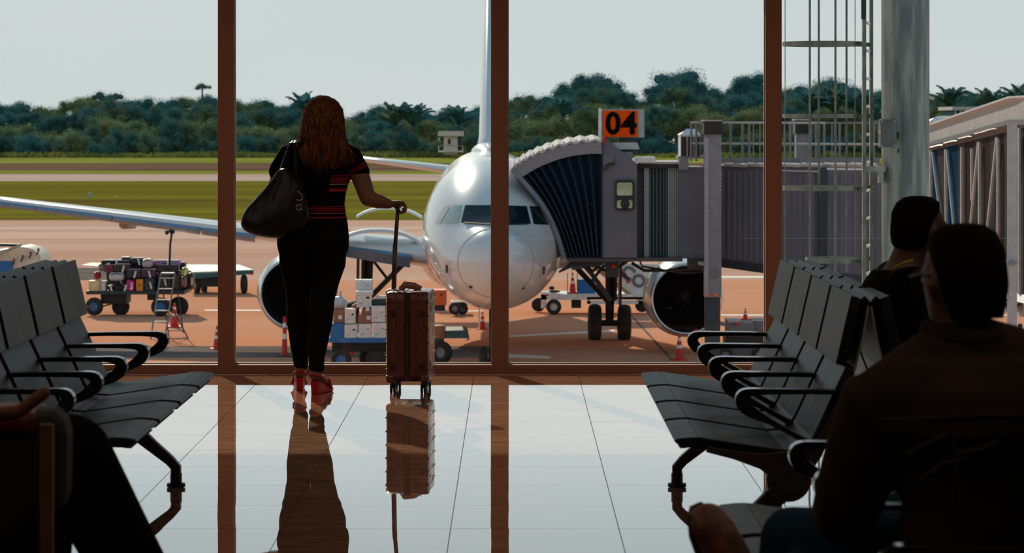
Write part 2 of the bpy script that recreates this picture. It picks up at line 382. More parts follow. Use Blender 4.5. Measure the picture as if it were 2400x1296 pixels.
def palm_mb(seed, n=24):
    rnd = random.Random(seed); mb = MB()
    for k in range(n):
        a = 6.283 * k / n + rnd.uniform(-.2, .2); el = rnd.uniform(0.6, 1.45); L = rnd.uniform(0.8, 1.05)
        pts = []
        for i in range(7):
            t = i / 6.0; out = math.cos(el) * L * t + 0.16 * L * t * t; z = math.sin(el) * L * t - 0.34 * L * t ** 3
            pts.append(Vector((math.cos(a) * out, math.sin(a) * out, z)))
        side = Vector((-math.sin(a), math.cos(a), 0))
        for i in range(6):
            w0 = 0.13 * math.sin(math.pi * (0.12 + 0.86 * i / 6)); w1 = 0.13 * math.sin(math.pi * (0.12 + 0.86 * (i + 1) / 6))
            dr = Vector((0, 0, -0.05))
            mb.add([pts[i], pts[i + 1], pts[i + 1] + side * w1 + dr, pts[i] + side * w0 + dr], [(0, 1, 2, 3)])
            mb.add([pts[i], pts[i + 1], pts[i + 1] - side * w1 + dr, pts[i] - side * w0 + dr], [(0, 1, 2, 3)])
    return mb
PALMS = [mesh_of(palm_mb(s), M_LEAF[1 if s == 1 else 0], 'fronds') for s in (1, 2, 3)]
TRUNK = mesh_of(MB().tube([(0, 0, 0), (0.02, 0, 0.5), (0, 0, 1)], [1.3, 0.9, 0.6], 7), M_BARK, 'trunk')
def tree(px, py_top, Y, w, label, group=None, cr=None, hz=1.0, zc=None, kind='tree', base=None):
    """crown top at row py_top, w = crown half width in metres"""
    X = (px - 1200) / F * Y; top = CAMZ - (py_top - HOR) / F * Y; h = top - GZ
    t = thing(kind, label, 'tree', (X, Y, GZ), group)
    rz = w * hz
    c = bpy.data.objects.new('crown' if kind != 'palm' else 'fronds', cr); COL.objects.link(c); c.parent = t
    if kind == 'palm':
        c.location = (0, 0, h - w * 0.8); c.scale = (w, w, w)
        tz = h - w * 0.8
    else:
        c.location = (0, 0, h - rz * 0.85); c.scale = (w, w, rz); tz = h - rz * 0.85
    c.rotation_euler = (0, 0, random.uniform(0, 6.28))
    k = bpy.data.objects.new('trunk', TRUNK); COL.objects.link(k); k.parent = t; k.scale = (0.3, 0.3, max(tz, 1)); k.location = (0, 0, 0)
    return t
def top_row(px):       # skyline of the forest (pixel rows) sampled along the frame
    T = [(-80, 235), (0, 222), (60, 228), (100, 245), (150, 230), (210, 226), (250, 200), (300, 215), (350, 222), (420, 212), (500, 215), (560, 235), (600, 226), (650, 238), (700, 225), (740, 232), (830, 265), (880, 240), (940, 235),
         (990, 245), (1040, 262), (1080, 244), (1130, 240), (1200, 215), (1260, 215), (1320, 200), (1370, 172), (1440, 175), (1500, 215), (1540, 190), (1600, 168), (1650, 185), (1700, 205), (1760, 175), (1800, 180), (1860, 185), (1920, 190), (1980, 185),
         (2040, 205), (2190, 210), (2240, 195), (2300, 205), (2350, 212), (2400, 190), (2500, 200)]
    for a, b in zip(T, T[1:]):
        if a[0] <= px <= b[0]: return a[1] + (b[1] - a[1]) * (px - a[0]) / (b[0] - a[0])
    return 215
bays = [(-999, 530, 'left window bay'), (530, 1171, 'bay with the woman'), (1171, 1813, 'bay with the gate sign'), (1813, 3000, 'right window bay')]
def bay(px):
    for a, b, s in bays:
        if a <= px < b: return s
rt = random.Random(3)
ROWS = [(668, 66, 58, 'low dense tree deep in the treeline'), (640, 52, 0, 'tall tree at the back of the treeline'), (595, 62, 26, 'rounded tree in the middle of the treeline'), (565, 58, 62, 'leafy tree at the front of the treeline'), (552, 60, 100, 'low bushy tree along the foot of the treeline')]
for ri, (Y, step, drop, lab) in enumerate(ROWS):
    px = -70.0 - 20 * ri
    while px < 2480:
        w = rt.uniform(7.5, 9.0) if ri == 0 else (rt.uniform(4.3, 6.0) if ri < 4 else rt.uniform(3.5, 4.6))
        tp = top_row(px) + drop + rt.uniform(-9, 8)
        if ri == 1: tp += 4
        if ri == 4: tp = rt.uniform(292, 325)
        k = [0, 1, 0, 2, 0][ri] if rt.random() < 0.5 else rt.randrange(3)
        cr = {0: CROWNS[rt.choice((0, 3, 6))], 1: CROWNS[rt.choice((1, 4))], 2: CROWNS[rt.choice((2, 5))]}[k]
        hue = ('dark green', 'blue-green', 'olive green')[k]
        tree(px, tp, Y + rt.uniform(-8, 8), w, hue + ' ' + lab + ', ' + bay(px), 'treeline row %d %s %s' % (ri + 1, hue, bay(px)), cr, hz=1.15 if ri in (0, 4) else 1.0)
        px += step * rt.uniform(0.8, 1.15)
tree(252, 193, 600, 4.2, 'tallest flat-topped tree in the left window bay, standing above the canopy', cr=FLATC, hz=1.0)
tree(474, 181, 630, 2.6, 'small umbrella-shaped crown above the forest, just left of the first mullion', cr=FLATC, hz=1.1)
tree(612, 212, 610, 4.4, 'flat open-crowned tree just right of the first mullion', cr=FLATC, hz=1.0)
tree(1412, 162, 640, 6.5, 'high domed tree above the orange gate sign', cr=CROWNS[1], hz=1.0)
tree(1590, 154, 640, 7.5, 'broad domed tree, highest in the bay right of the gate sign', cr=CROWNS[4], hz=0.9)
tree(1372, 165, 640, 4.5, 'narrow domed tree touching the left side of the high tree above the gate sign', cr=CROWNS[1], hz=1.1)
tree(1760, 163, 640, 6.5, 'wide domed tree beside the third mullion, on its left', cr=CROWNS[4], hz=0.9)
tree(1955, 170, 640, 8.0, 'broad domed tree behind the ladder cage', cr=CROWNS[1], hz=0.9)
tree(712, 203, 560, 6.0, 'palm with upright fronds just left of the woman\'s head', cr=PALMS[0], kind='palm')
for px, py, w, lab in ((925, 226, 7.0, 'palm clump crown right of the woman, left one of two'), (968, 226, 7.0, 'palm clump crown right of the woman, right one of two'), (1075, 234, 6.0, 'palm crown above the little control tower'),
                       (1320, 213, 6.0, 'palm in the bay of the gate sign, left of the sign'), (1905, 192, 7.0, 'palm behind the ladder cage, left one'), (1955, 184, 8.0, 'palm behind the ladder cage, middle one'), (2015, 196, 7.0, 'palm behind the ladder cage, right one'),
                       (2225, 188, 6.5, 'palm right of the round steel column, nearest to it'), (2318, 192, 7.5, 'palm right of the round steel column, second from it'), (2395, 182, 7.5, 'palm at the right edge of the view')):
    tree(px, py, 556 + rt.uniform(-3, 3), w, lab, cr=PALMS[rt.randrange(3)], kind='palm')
d = MB()
for k in range(5200):
    x = rt.uniform(-115, 115); y = rt.uniform(536, 548); h = rt.uniform(0.3, 1.5) * (0.6 + 0.6 * noise.noise(Vector((x * 0.06, 0, 0))))
    s = rt.uniform(0.2, 0.6)
    d.add([(x - s, y, GZ), (x + s, y + rt.uniform(-.4, .4), GZ), (x + rt.uniform(-.4, .4), y, GZ + 0.4 + h)], [(0, 1, 2)])
tag(build('undergrowth', d, mat('scrub', (0.10, 0.13, 0.03), 0.9, c2=(0.20, 0.21, 0.05), scale=0.1, trans=0.2), fixn=False), 'green scrub and tall grass along the foot of the forest', 'grass', kind='stuff')
# small control tower at the forest edge
tw = thing('control_tower', 'small white control tower with overhanging cabin at the forest edge', 'tower', P(1056, 360, 530))
q = lambda x, y: P(x, y, 530)
def pxbox(x0, y0, x1, y1, Y, dep, mb=None):
    a, b = P(x0, y0, Y), P(x1, y1, Y); return (mb or MB()).box((a.x, Y, a.z), (b.x, Y + dep, b.z))
M_TW = mat('tower_wall', (0.62, 0.50, 0.48), 0.8)
build('tower_shaft', pxbox(1040, 320, 1072, 362, 530, 2.6), M_TW, tw)
build('cabin_roof', pxbox(1026, 308, 1086, 319, 529, 5), M_TW, tw)
build('window', pxbox(1050, 326, 1056, 338, 529.9, 0.1), M_DARK, tw)
build('balcony', pxbox(1027, 354, 1085, 357, 529, 4.6).box(tuple(q(1027, 341)), tuple(q(1029, 354) + Vector((0, .2, 0)))).box(tuple(q(1083, 341)), tuple(q(1085, 354) + Vector((0, .2, 0)))).box(tuple(q(1027, 341)), tuple(q(1085, 342) + Vector((0, .2, 0)))), M_TW, tw)
# distant hangar roof behind the right-hand walkway
hg = thing('hangar', 'far low building with a ribbed pale roof behind the palms at right', 'building', Vector((P(2290, 360, 420).x, 420, GZ)))
build('wall', pxbox(2236, 262, 2336, 392, 420, 12), mat('hangar_wall', (0.05, 0.10, 0.12), 0.8), hg)
build('roof', pxbox(2232, 250, 2340, 258, 419, 14), mat('hangar_roof', (0.45, 0.45, 0.42), 0.7), hg)
for k in range(9):
    build('column', pxbox(2238 + k * 12, 258, 2241 + k * 12, 300, 419.4, 0.3), mat('hangar_roof', (0.45, 0.45, 0.42)), hg)
tag(build('grass_marker', pxbox(206, 452, 212, 463, YG(464), 0.4), mat('marker', (0.35, 0.37, 0.36), 0.7)), 'little grey marker post standing in the infield grass', 'post')
# ================================================================= AIRLINER (local frame: nose tip at origin, +y aft, z from the ground)
M_SKIN = mat('aircraft_white', (0.62, 0.64, 0.66), 0.22, c2=(0.66, 0.68, 0.70), scale=0.4, coat=0.6)
M_SLAT = mat('slat_sky_shade', (0.13, 0.24, 0.38), 0.3, 0.3)  # cool sky reflection in the shaded leading edge, put into the colour
M_LIP = mat('polished_lip', (0.62, 0.63, 0.66), 0.16, 1.0)
M_COCK = mat('cockpit_glass', (0.006, 0.016, 0.022), 0.08, spec=0.25)
plane = thing('airliner', 'white twin-engine airliner parked nose-on behind the window', 'airplane', (0, 0, 0))
ST = [(0, 3.34, 3.24, .05), (.06, 3.60, 2.98, .30), (.2, 3.80, 2.74, .52), (.45, 3.98, 2.53, .76), (.9, 4.15, 2.30, 1.02), (1.5, 4.38, 2.10, 1.28), (2.0, 4.66, 1.99, 1.46), (2.5, 4.97, 1.92, 1.60), (3.1, 5.27, 1.87, 1.73),
      (3.8, 5.52, 1.83, 1.83), (4.8, 5.73, 1.80, 1.92), (6, 5.84, 1.79, 1.96), (8, 5.88, 1.79, 1.975), (16, 5.88, 1.79, 1.975), (25, 5.88, 1.85, 1.95), (29, 5.86, 2.4, 1.75), (33, 5.78, 3.6, 1.15), (36, 5.5, 4.5, .5), (37.4, 5.3, 4.8, .2)]
def ringp(y, zt, zb, w, n=48):
    zc = (zt + zb) / 2; h = (zt - zb) / 2
    return [(w * math.cos(2 * math.pi * j / n), y, zc + h * math.sin(2 * math.pi * j / n)) for j in range(n)]
# smooth stations by interpolation
def stat(y):
    for i in range(len(ST) - 1):
        if ST[i][0] <= y <= ST[i + 1][0]:
            p0, p1, p2, p3 = ST[max(i - 1, 0)], ST[i], ST[i + 1], ST[min(i + 2, len(ST) - 1)]
            t = (y - p1[0]) / (p2[0] - p1[0]); out = []
            for k in (1, 2, 3):
                m1 = (p2[k] - p0[k]) / (p2[0] - p0[0]) * (p2[0] - p1[0]) if p2[0] != p0[0] else 0
                m2 = (p3[k] - p1[k]) / (p3[0] - p1[0]) * (p2[0] - p1[0]) if p3[0] != p1[0] else 0
                out.append((2*t**3-3*t**2+1)*p1[k] + (t**3-2*t**2+t)*m1 + (-2*t**3+3*t**2)*p2[k] + (t**3-t**2)*m2)
            return out
    return ST[-1][1:]
ys = [0, .03, .06, .1, .15, .2, .3, .45, .6, .75, .9, 1.1, 1.3, 1.5, 1.75, 2, 2.25, 2.5, 2.8, 3.1, 3.45, 3.8, 4.3, 4.8, 5.4, 6, 7, 8, 12, 16, 20, 25, 27, 29, 31, 33, 34.5, 36, 37.4]
fus = build('fuselage', MB().loft([ringp(y, *stat(y)) for y in ys]), M_SKIN, plane, smooth=True)
def surf(x, z, off=0.0):
    lo, hi = 0.0, 12.0
    for _ in range(40):
        m = (lo + hi) / 2; zt, zb, w = stat(m); zc = (zt + zb) / 2; h = (zt - zb) / 2
        if (x / w) ** 2 + ((z - zc) / h) ** 2 > 1: lo = m
        else: hi = m
    y = hi; e = 0.01
    zt, zb, w = stat(y); zc = (zt + zb) / 2; h = (zt - zb) / 2
    zt2, zb2, w2 = stat(y + e); zc2 = (zt2 + zb2) / 2; h2 = (zt2 - zb2) / 2
    g = lambda X, Z, W, C, H: (X / W) ** 2 + ((Z - C) / H) ** 2
    nn = Vector((2 * x / w ** 2, (g(x, z, w2, zc2, h2) - g(x, z, w, zc, h)) / e, 2 * (z - zc) / h ** 2)).normalized()
    return Vector((x, y, z)) + nn * off
def panel(quad, n=10, off=0.012):      # quad: 4 corners in (x,z): tl, tr, br, bl
    (tl, tr, br, bl) = [Vector(p) for p in quad]; mb = MB(); front = []; back = []
    for j in range(n + 1):
        for i in range(n + 1):
            u, v = i / n, j / n
            p = (tl * (1 - u) + tr * u) * (1 - v) + (bl * (1 - u) + br * u) * v
            front.append(surf(p.x, p.y, off)); back.append(surf(p.x, p.y, -0.02))
    k = len(front); fs = []
    for j in range(n):
        for i in range(n):
            a = j * (n + 1) + i; fs.append((a, a + 1, a + n + 2, a + n + 1))
    mb.add(front + back, fs + [tuple(k + q for q in f[::-1]) for f in fs]); return mb
def mirror(q): return [(-x, z) for x, z in q]
W1 = [(.05, 4.66), (.80, 4.64), (.90, 4.20), (.05, 4.19)]
W2 = [(.87, 4.64), (1.12, 4.62), (1.38, 4.16), (.98, 4.19)]
W3 = [(1.18, 4.62), (1.34, 4.58), (1.60, 4.15), (1.44, 4.15)]
for q in (W1, W2, W3):
    o = build('windshield_pane', panel(q), M_COCK, plane, smooth=True, fixn=True); tag(o, 'dark cockpit window on the gate side')
o = build('windshield_pane', panel(mirror(W1)), M_COCK, plane, smooth=True); tag(o, 'dark front cockpit window on the left of the nose')
M_PALEG = mat('glass_reflection', (0.35, 0.45, 0.42), 0.08)  # pale green reflection painted into the pane colour
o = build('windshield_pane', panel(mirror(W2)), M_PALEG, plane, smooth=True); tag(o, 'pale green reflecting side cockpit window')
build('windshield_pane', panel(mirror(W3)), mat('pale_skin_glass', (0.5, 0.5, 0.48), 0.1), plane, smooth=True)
sm = MB(); ring = ringp(.72, *stat(.72)); zt, zb, w = stat(.80)
sm.tube([Vector(p) * 1.0 for p in ringp(.80, zt + .006, zb - .006, w + .006, 40)] + [Vector(ringp(.80, zt + .006, zb - .006, w + .006, 40)[0])], 0.010, 5, caps=False)
build('radome_seam', sm, mat('seam_grey', (0.30, 0.31, 0.34), 0.5), plane)
for sx in (-1, 1):
    q = [(sx * 1.16, 3.22), (sx * 1.32, 3.22), (sx * 1.30, 2.82), (sx * 1.16, 2.82)]
    o = build('sensor_plate', panel(q, 4, .006), mat('plate', (0.55, 0.5, 0.5), 0.4), plane)
    build('probe', panel([(sx * 1.21, 3.12), (sx * 1.27, 3.12), (sx * 1.26, 2.92), (sx * 1.21, 2.92)], 3, .02), M_DARK, o)
for sx, z in ((-.62, 2.62), (.70, 2.6)):
    build('air_data_vane', MB().ell(surf(sx, z, .01), .05, .03, .04), M_DARK, plane)
for sx in (-1, 1):     # wipers
    a = surf(sx * .12, 4.17, .03); b = surf(sx * .80, 4.19, .03); build('wiper', MB().tube([a, (a + b) / 2 + Vector((0, -.03, 0)), b], 0.02, 5), M_BLACK, plane)
# tail
def foil(le, chord, th, n=14, vert=False):
    up, dn = [], []
    for i in range(n + 1):
        t = (1 - math.cos(math.pi * i / n)) / 2; h = th * chord * 2.5 * (0.2969 * math.sqrt(t) - 0.126 * t - 0.3516 * t * t + 0.2843 * t ** 3 - 0.1015 * t ** 4) * 2
        if vert: up.append(Vector((le[0] + h, le[1] + chord * t, le[2]))); dn.append(Vector((le[0] - h, le[1] + chord * t, le[2])))
        else: up.append(Vector((le[0], le[1] + chord * t, le[2] + h))); dn.append(Vector((le[0], le[1] + chord * t, le[2] - h)))
    return up + dn[::-1][1:-1]
build('tail_fin', MB().loft([foil((0, 27.0, 5.6), 6.8, .15, vert=True), foil((0, 28.6, 6.3), 5.8, .11, vert=True), foil((0, 33.2, 11.8), 2.4, .14, vert=True)]), M_SKIN, plane, smooth=True)
build('fin_fillet', MB().ell((0, 25.5, 5.75), .62, 3.0, .38, 24, 10), M_SKIN, plane, smooth=True)
build('tail_beacon', MB().ell((.12, 20, 5.95), .12, .12, .16), M_RED, plane)
for sx in (-1, 1):
    build('tailplane', MB().loft([foil((sx * .6, 30.2, 5.0), 3.8, .09), foil((sx * 6.2, 33.3, 5.55), 1.6, .09)]), M_SKIN, plane, smooth=True)
    z = lambda L: 3.42 + (L - 8.42) * 0.088
    ley = lambda L: 12.0 + (L - 1.9) * .51
    def ch(L): return 6.8 - (L - 1.9) * .66 if L < 6.4 else 3.83 - (L - 6.4) * .21
    wing = build('wing', MB().loft([foil((sx * L, ley(L), z(L)), ch(L), th) for L, th in ((1.2, .13), (1.9, .13), (4, .125), (6.4, .12), (9, .12), (12, .12), (15, .12), (17, .12))]), M_SKIN, plane, smooth=True)
    # leading edge slats; sky-reflecting shade is painted in as the blue-grey lower band
    for L0, L1 in ((7.2, 8.9), (8.95, 11.8), (11.85, 14.4), (14.45, 16.8), (2.4, 5.0)):
        r = []
        for L in (L0, L1):
            c = ch(L); y0, zz = ley(L), z(L); r.append([(sx * L, y0 - .10, zz - .10), (sx * L, y0 - .02, zz - .02), (sx * L, y0 + .25, zz - .14 * c * .3), (sx * L, y0 + .30, zz - .055 * c - .08), (sx * L, y0 + .05, zz - .20)])
        build('slat', MB().loft(r), M_SLAT, wing, smooth='auto')
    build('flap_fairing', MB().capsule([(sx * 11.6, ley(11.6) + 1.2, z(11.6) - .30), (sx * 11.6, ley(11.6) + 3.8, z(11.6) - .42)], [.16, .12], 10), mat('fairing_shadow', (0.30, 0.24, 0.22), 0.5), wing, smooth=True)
    # spoiler panels raised above the wing root
    for xc, half, zb, hh, yy, th in ((3.1, 1.0, 3.86, .28, 14.4, .09), (3.35, 1.35, 3.10, .42, 12.6, .13)):
        arc = [(xc + half * (k / 5 - 1), zb + hh * (1 - abs(k / 5 - 1) ** 2.4)) for k in range(11)]
        o_ = build('curved_fairing', MB().loft([[(sx * x, yy, zz + th * .5), (sx * x, yy + .6, zz + th * .7), (sx * x, yy + .6, zz), (sx * x, yy, zz - th * .3)] for x, zz in arc]), M_SKIN, wing, smooth='auto')
        tag(o_, 'white arched fairing over the wing root')
    # engine
    ex, ez = sx * 5.72, 1.73
    nac = build('engine_nacelle', MB().revolve([(0.14, 1.06), (0.5, 1.14), (1.3, 1.19), (2.4, 1.14), (3.4, .95), (4.0, .80), (4.0, .70), (3.0, .75), (2.5, .80)], (ex, 11, ez), (0, 1, 0), 48), M_SKIN, plane, smooth=True)
    build('inlet_lip', MB().revolve([(.34, .90), (.16, .93), (.04, .97), (0, 1.005), (.03, 1.035), (.14, 1.062)], (ex, 11, ez), (0, 1, 0), 48), M_LIP, nac, smooth=True)
    build('inlet_duct', MB().revolve([(.34, .90), (.7, .90), (1.2, .92), (1.3, .2)], (ex, 11, ez), (0, 1, 0), 48), mat('duct', (0.02, 0.022, 0.028), 0.4), nac, smooth=True)
    fan = MB()
    for k in range(26):
        a = 2 * math.pi * k / 26; u = Vector((math.cos(a), 0, math.sin(a))); w = Vector((-math.sin(a), 0, math.cos(a))); c = Vector((ex, 12.0, ez))
        fan.prism([c + u * .28 - w * .03, c + u * .89 - w * .085, c + u * .89 + w * .06 + Vector((0, .10, 0)), c + u * .28 + w * .03 + Vector((0, .05, 0))], (0, .015, 0))
    build('fan', fan, mat('fan_blade', (0.035, 0.037, 0.042), 0.35, 0.8), nac)
    build('spinner', MB().revolve([(-.42, .01), (-.3, .12), (-.1, .23), (.05, .28), (.1, .05)], (ex, 12.0, ez), (0, 1, 0), 24), M_DARK, nac, smooth=True)
    py = MB().prism([(ex - .12, 11.9, ez + 1.0), (ex - .12, 15.4, ez + .95), (ex - .12, 16.2, 3.0), (ex - .12, 14.2, 3.15)], (.24, 0, 0))
    build('pylon', py, M_SKIN, plane)
    # main gear
    gx, gy = sx * 3.80, 17.0
    g = build('main_gear', MB().tube([(gx, gy, 2.6), (gx, gy, .58)], [.17, .13], 10).tube([(gx - .46, gy, .58), (gx + .46, gy, .58)], .10, 8), M_DARK, plane)
    build('side_brace', MB().tube([(gx, gy, 1.2), (gx - sx * 1.3, gy, 2.55)], .09, 8).tube([(gx - sx * .62, gy, 1.85), (gx - sx * .1, gy, 2.5)], .05, 6), M_DARK, g)
    build('gear_door', MB().box((gx + sx * .28, gy - .5, 1.15), (gx + sx * .34, gy + .5, 2.75)).box((gx + sx * .1, gy - .4, 1.3), (gx + sx * .2, gy - .3, 2.6)), M_DARK, g)
    for q in (-.465, .465):
        wl_ = build('wheel', MB().revolve([(-.2, .28), (-.2, .48), (-.16, .555), (-.06, .585), (.06, .585), (.16, .555), (.2, .48), (.2, .28)], (gx + q, gy, .585), (1, 0, 0), 28), M_TYRE, g, smooth='auto')
        build('wheel_hub', MB().disc((gx + q, gy, .585), (1, 0, 0), .29, .30, 16), M_GREY, wl_)
ng = build('nose_gear', MB().tube([(0, 5.1, 2.0), (0, 5.0, .38)], [.12, .09], 10).tube([(-.25, 5.0, .38), (.25, 5.0, .38)], .06, 8).tube([(0, 5.0, 1.0), (0, 6.4, 1.9)], .06, 6), M_DARK, plane)
for q in (-.25, .25):
    build('wheel', MB().revolve([(-.11, .18), (-.11, .32), (-.05, .38), (.05, .38), (.11, .32), (.11, .18)], (q, 5.0, .38), (1, 0, 0), 24), M_TYRE, ng, smooth='auto')
    build('nose_gear_door', MB().box((q * 1.5 - .02, 4.2, 1.25), (q * 1.5 + .02, 5.6, 1.85)), M_SKIN, ng)
build('belly_fairing', MB().ell((0, 17, 2.45), 2.15, 5.6, 1.05, 28, 12), M_SKIN, plane, smooth=True)
plane.location = ((1160 - 1200) / F * 70 - 0.02, 70, GZ)
plane.rotation_euler = (0, R(0.9), R(1.0))

# ================================================================= BOARDING BRIDGE
JB = thing('boarding_bridge', 'grey telescopic boarding bridge with dark bellows docked to the airliner', 'boarding bridge', P(1560, 620, 73.5))
M_TUN = mat('bridge_grey', (0.125, 0.125, 0.155), 0.5, c2=(0.15, 0.148, 0.18), scale=0.8, spec=0.3)
M_TUND = mat('bridge_dark', (0.025, 0.035, 0.05), 0.5)
M_BELL = mat('bellows', (0.007, 0.017, 0.032), 0.9, spec=0.1)
M_RIB = mat('bellows_rib', (0.016, 0.030, 0.050), 0.8, spec=0.2)
M_SILV = mat('silver_roof', (0.44, 0.42, 0.42), 0.8, 0.0, bump=0.3, scale=8, spec=0.1)
# bellows ribs: top and bottom points of each, fanning from the cab to the aircraft door
NR = 10
def ribpt(i, v):
    t = i / NR
    top = [(1410, 333), (1378, 333), (1350, 336), (1322, 341), (1296, 348), (1272, 357), (1251, 366), (1233, 375), (1219, 384), (1208, 391), (1200, 397)][i]
    bot = 1410 + (1322 - 1410) * t, 607.0
    x = top[0] + (bot[0] - top[0]) * v
    bulge = 26 * t * math.sin(math.pi * v) * (1 - 0.25 * v)
    return (x + bulge, top[1] + (bot[1] - top[1]) * v)
YN, YF = 72.6, 75.2
def rib_ring(i, off):
    near = [P(*ribpt(i, v), YN) + Vector((0, -off, 0)) for v in [k / 10 for k in range(11)]]
    far = [Vector((p.x, YF + off, p.z)) for p in near]
    return near[::-1], far
bel = MB()
for k in range(2 * NR):
    pass
rows = []
for i in range(NR + 1):
    nr, fr_ = rib_ring(i, 0.0); rows.append(nr + [p + Vector((0, 0, 0)) for p in fr_])
    if i < NR:
        a, _ = rib_ring(i, -0.12); b, c = rib_ring(i + 1, -0.12); f2 = rib_ring(i, -0.12)[1]
        mid = [(p + q_) / 2 for p, q_ in zip(a, b)]; midf = [(p + q_) / 2 for p, q_ in zip(f2, c)]; rows.append(mid + midf)
bel.loft(rows, caps=False, closed=False)
build('bellows', bel, M_BELL, JB)
for i in range(NR + 1):
    nr, fr_ = rib_ring(i, 0.03); build('bellows_rib', MB().tube(nr + fr_, 0.022, 5), M_RIB, JB)
# silver awning roof over the bellows with scalloped edge
for i in range(NR):
    a0, a1 = P(*ribpt(i, 0), YN), P(*ribpt(i + 1, 0), YN)
    mid = (a0 + a1) / 2 + Vector((0, 0, .02)); up = Vector((0, 0, .07))
    lo_ = Vector((0, 0, -.16)); mb = MB()
    prof = [a0 + up * .5, mid + up, a1 + up * .5]
    mb.loft([[p + Vector((0, -.12, 0)), p + Vector((0, YF - YN + .1, .1)), p + Vector((0, YF - YN + .1, .02)), p + Vector((0, -.12, -.06))] for p in prof])
    build('roof_segment', mb, M_SILV, JB)
    val = MB(); n2 = (P(*ribpt(i, .10), YN), P(*ribpt(i + 1, .10), YN))
    val.prism([a0 + Vector((0, -.1, 0)), a1 + Vector((0, -.1, 0)), Vector((n2[1].x, YN - .1, n2[1].z)), Vector((n2[0].x, YN - .1, n2[0].z))], (0, .04, 0))
    build('valance', val, M_GREY, JB)
    build('roof_clip', MB().ell(a0 + Vector((0, -.12, .07)), .022, .022, .045, 8, 5), M_SILV, JB)
e0 = [P(*ribpt(NR, v), YN - .08) for v in [k / 10 for k in range(11)]]
build('bumper_frame', MB().tube(e0, 0.07, 6), mat('bumper', (0.16, 0.18, 0.22), 0.5), JB)
# cab
cab = build('cab', pxbox(1410, 384, 1493, 606, 72.6, 2.9).prism([P(1410, 384, 72.6), P(1493, 384, 72.6), P(1432, 334, 72.6), P(1424, 324, 72.6), P(1410, 324, 72.6)], (0, 2.9, 0)), M_TUN, JB)
wf = build('cab_window', MB(), M_BLACK, cab) if False else None
def rrect(x0, y0, x1, y1, Y, r, n=5):
    pts = []
    for cx, cy, a0 in ((x1 - r, y0 + r, -90), (x1 - r, y1 - r, 0), (x0 + r, y1 - r, 90), (x0 + r, y0 + r, 180)):
        for k in range(n + 1):
            a = R(a0 + 90 * k / n); pts.append(P(cx + r * math.cos(a), cy + r * math.sin(a), Y))
    return pts
wfr = build('cab_window', MB().prism(rrect(1442, 422, 1487, 493, 72.52, 7), (0, .1, 0)), M_BLACK, cab)
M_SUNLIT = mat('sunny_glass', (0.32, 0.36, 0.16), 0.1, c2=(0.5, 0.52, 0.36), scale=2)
build('pane', MB().prism(rrect(1446, 428, 1482, 458, 72.50, 4), (0, .04, 0)), M_SUNLIT, wfr)
build('pane', MB().prism(rrect(1446, 469, 1482, 488, 72.50, 4), (0, .04, 0)), M_SUNLIT, wfr)
build('control_panel', MB().ell(P(1465, 478, 72.5), .12, .05, .14), M_BLACK, wfr)
build('conduit', MB().tube([P(1418, 400, 72.5), P(1420, 390, 72.5), P(1430, 384, 72.5), P(1440, 384, 72.5)], .04, 6), M_DARK, cab)
build('access_hatch', pxbox(1414, 364, 1438, 392, 72.55, .05), mat('hatch', (0.12, 0.12, 0.15), 0.5), cab)
build('roof_sensor', pxbox(1490, 368, 1536, 381, 72.8, 1.0), M_WHITE, JB)
tag(build('warning_light', MB().ell(P(1416, 322, 72.5), .055, .055, .07, 10, 6).disc(P(1416, 330, 72.5), (0, 0, 1), .03, .12, 8), M_RED, JB), 'red warning light')
# rotunda with vertical slats
rot = build('rotunda', pxbox(1493, 392, 1596, 606, 73.3, 2.6), M_TUND, JB)
build('rotunda_header', pxbox(1493, 384, 1600, 394, 73.0, 3.0), M_BLACK, JB)
build('roof_cap', pxbox(1500, 379, 1600, 384, 73.0, 3.0), M_SILV, JB)
for k, x in enumerate([1510, 1514, 1518, 1522, 1530, 1538, 1546, 1554, 1560, 1566, 1571, 1576, 1581, 1586, 1590]):
    c_ = mat('slat_light', (0.30, 0.34, 0.34), 0.4, 0.4) if (k < 3 or k > 8) else mat('slat_dark', (0.05, 0.09, 0.11), 0.5)
    build('rotunda_slat', pxbox(x, 394, x + (3.0 if k != 1 else 5), 604, 73.16, .14), c_, rot)
# panels between rotunda and lift column
build('rotunda_panel', pxbox(1590, 392, 1652, 606, 72.9, 2.7), M_TUN, JB)
build('junction_box', pxbox(1592, 370, 1614, 398, 72.7, .6), M_GREY, JB)
# AC unit on top
def ac(x0, y0, x1, y1, Y, parent, dep=1.0):
    a = build('air_conditioner', pxbox(x0, y0 + (y1 - y0) * .22, x1, y1, Y, dep), M_WHITE, parent)
    b = MB(); w = x1 - x0; h = (y1 - y0) * .22
    b.loft([[P(x0 - 2, y0 + h, Y - .05), P(x1 + 2, y0 + h, Y - .05), P(x1 + 2, y0 + h, Y - .05) + Vector((0, dep + .1, 0)), P(x0 - 2, y0 + h, Y - .05) + Vector((0, dep + .1, 0))],
            [P(x0 + w * .15, y0 + h * .35, Y + .1), P(x1 - w * .15, y0 + h * .35, Y + .1), P(x1 - w * .15, y0 + h * .35, Y + dep - .1), P(x0 + w * .15, y0 + h * .35, Y + dep - .1)],
            [P(x0 + w * .3, y0, Y + .2), P(x1 - w * .3, y0, Y + .2), P(x1 - w * .3, y0, Y + dep - .2), P(x0 + w * .3, y0, Y + dep - .2)]])
    build('hood', b, M_WHITE, a)
    n_ = 3; ww = (x1 - x0) / n_
    for k in range(n_):
        build('louvre', pxbox(x0 + k * ww + 1.5, y0 + h + 4, x0 + (k + 1) * ww - 1.5, y1 - 2, Y - .03, .05), mat('louvre_dark', (0.03, 0.02, 0.02), 0.7), a)
    return a
ac(1595, 302, 1642, 368, 72.9, JB)
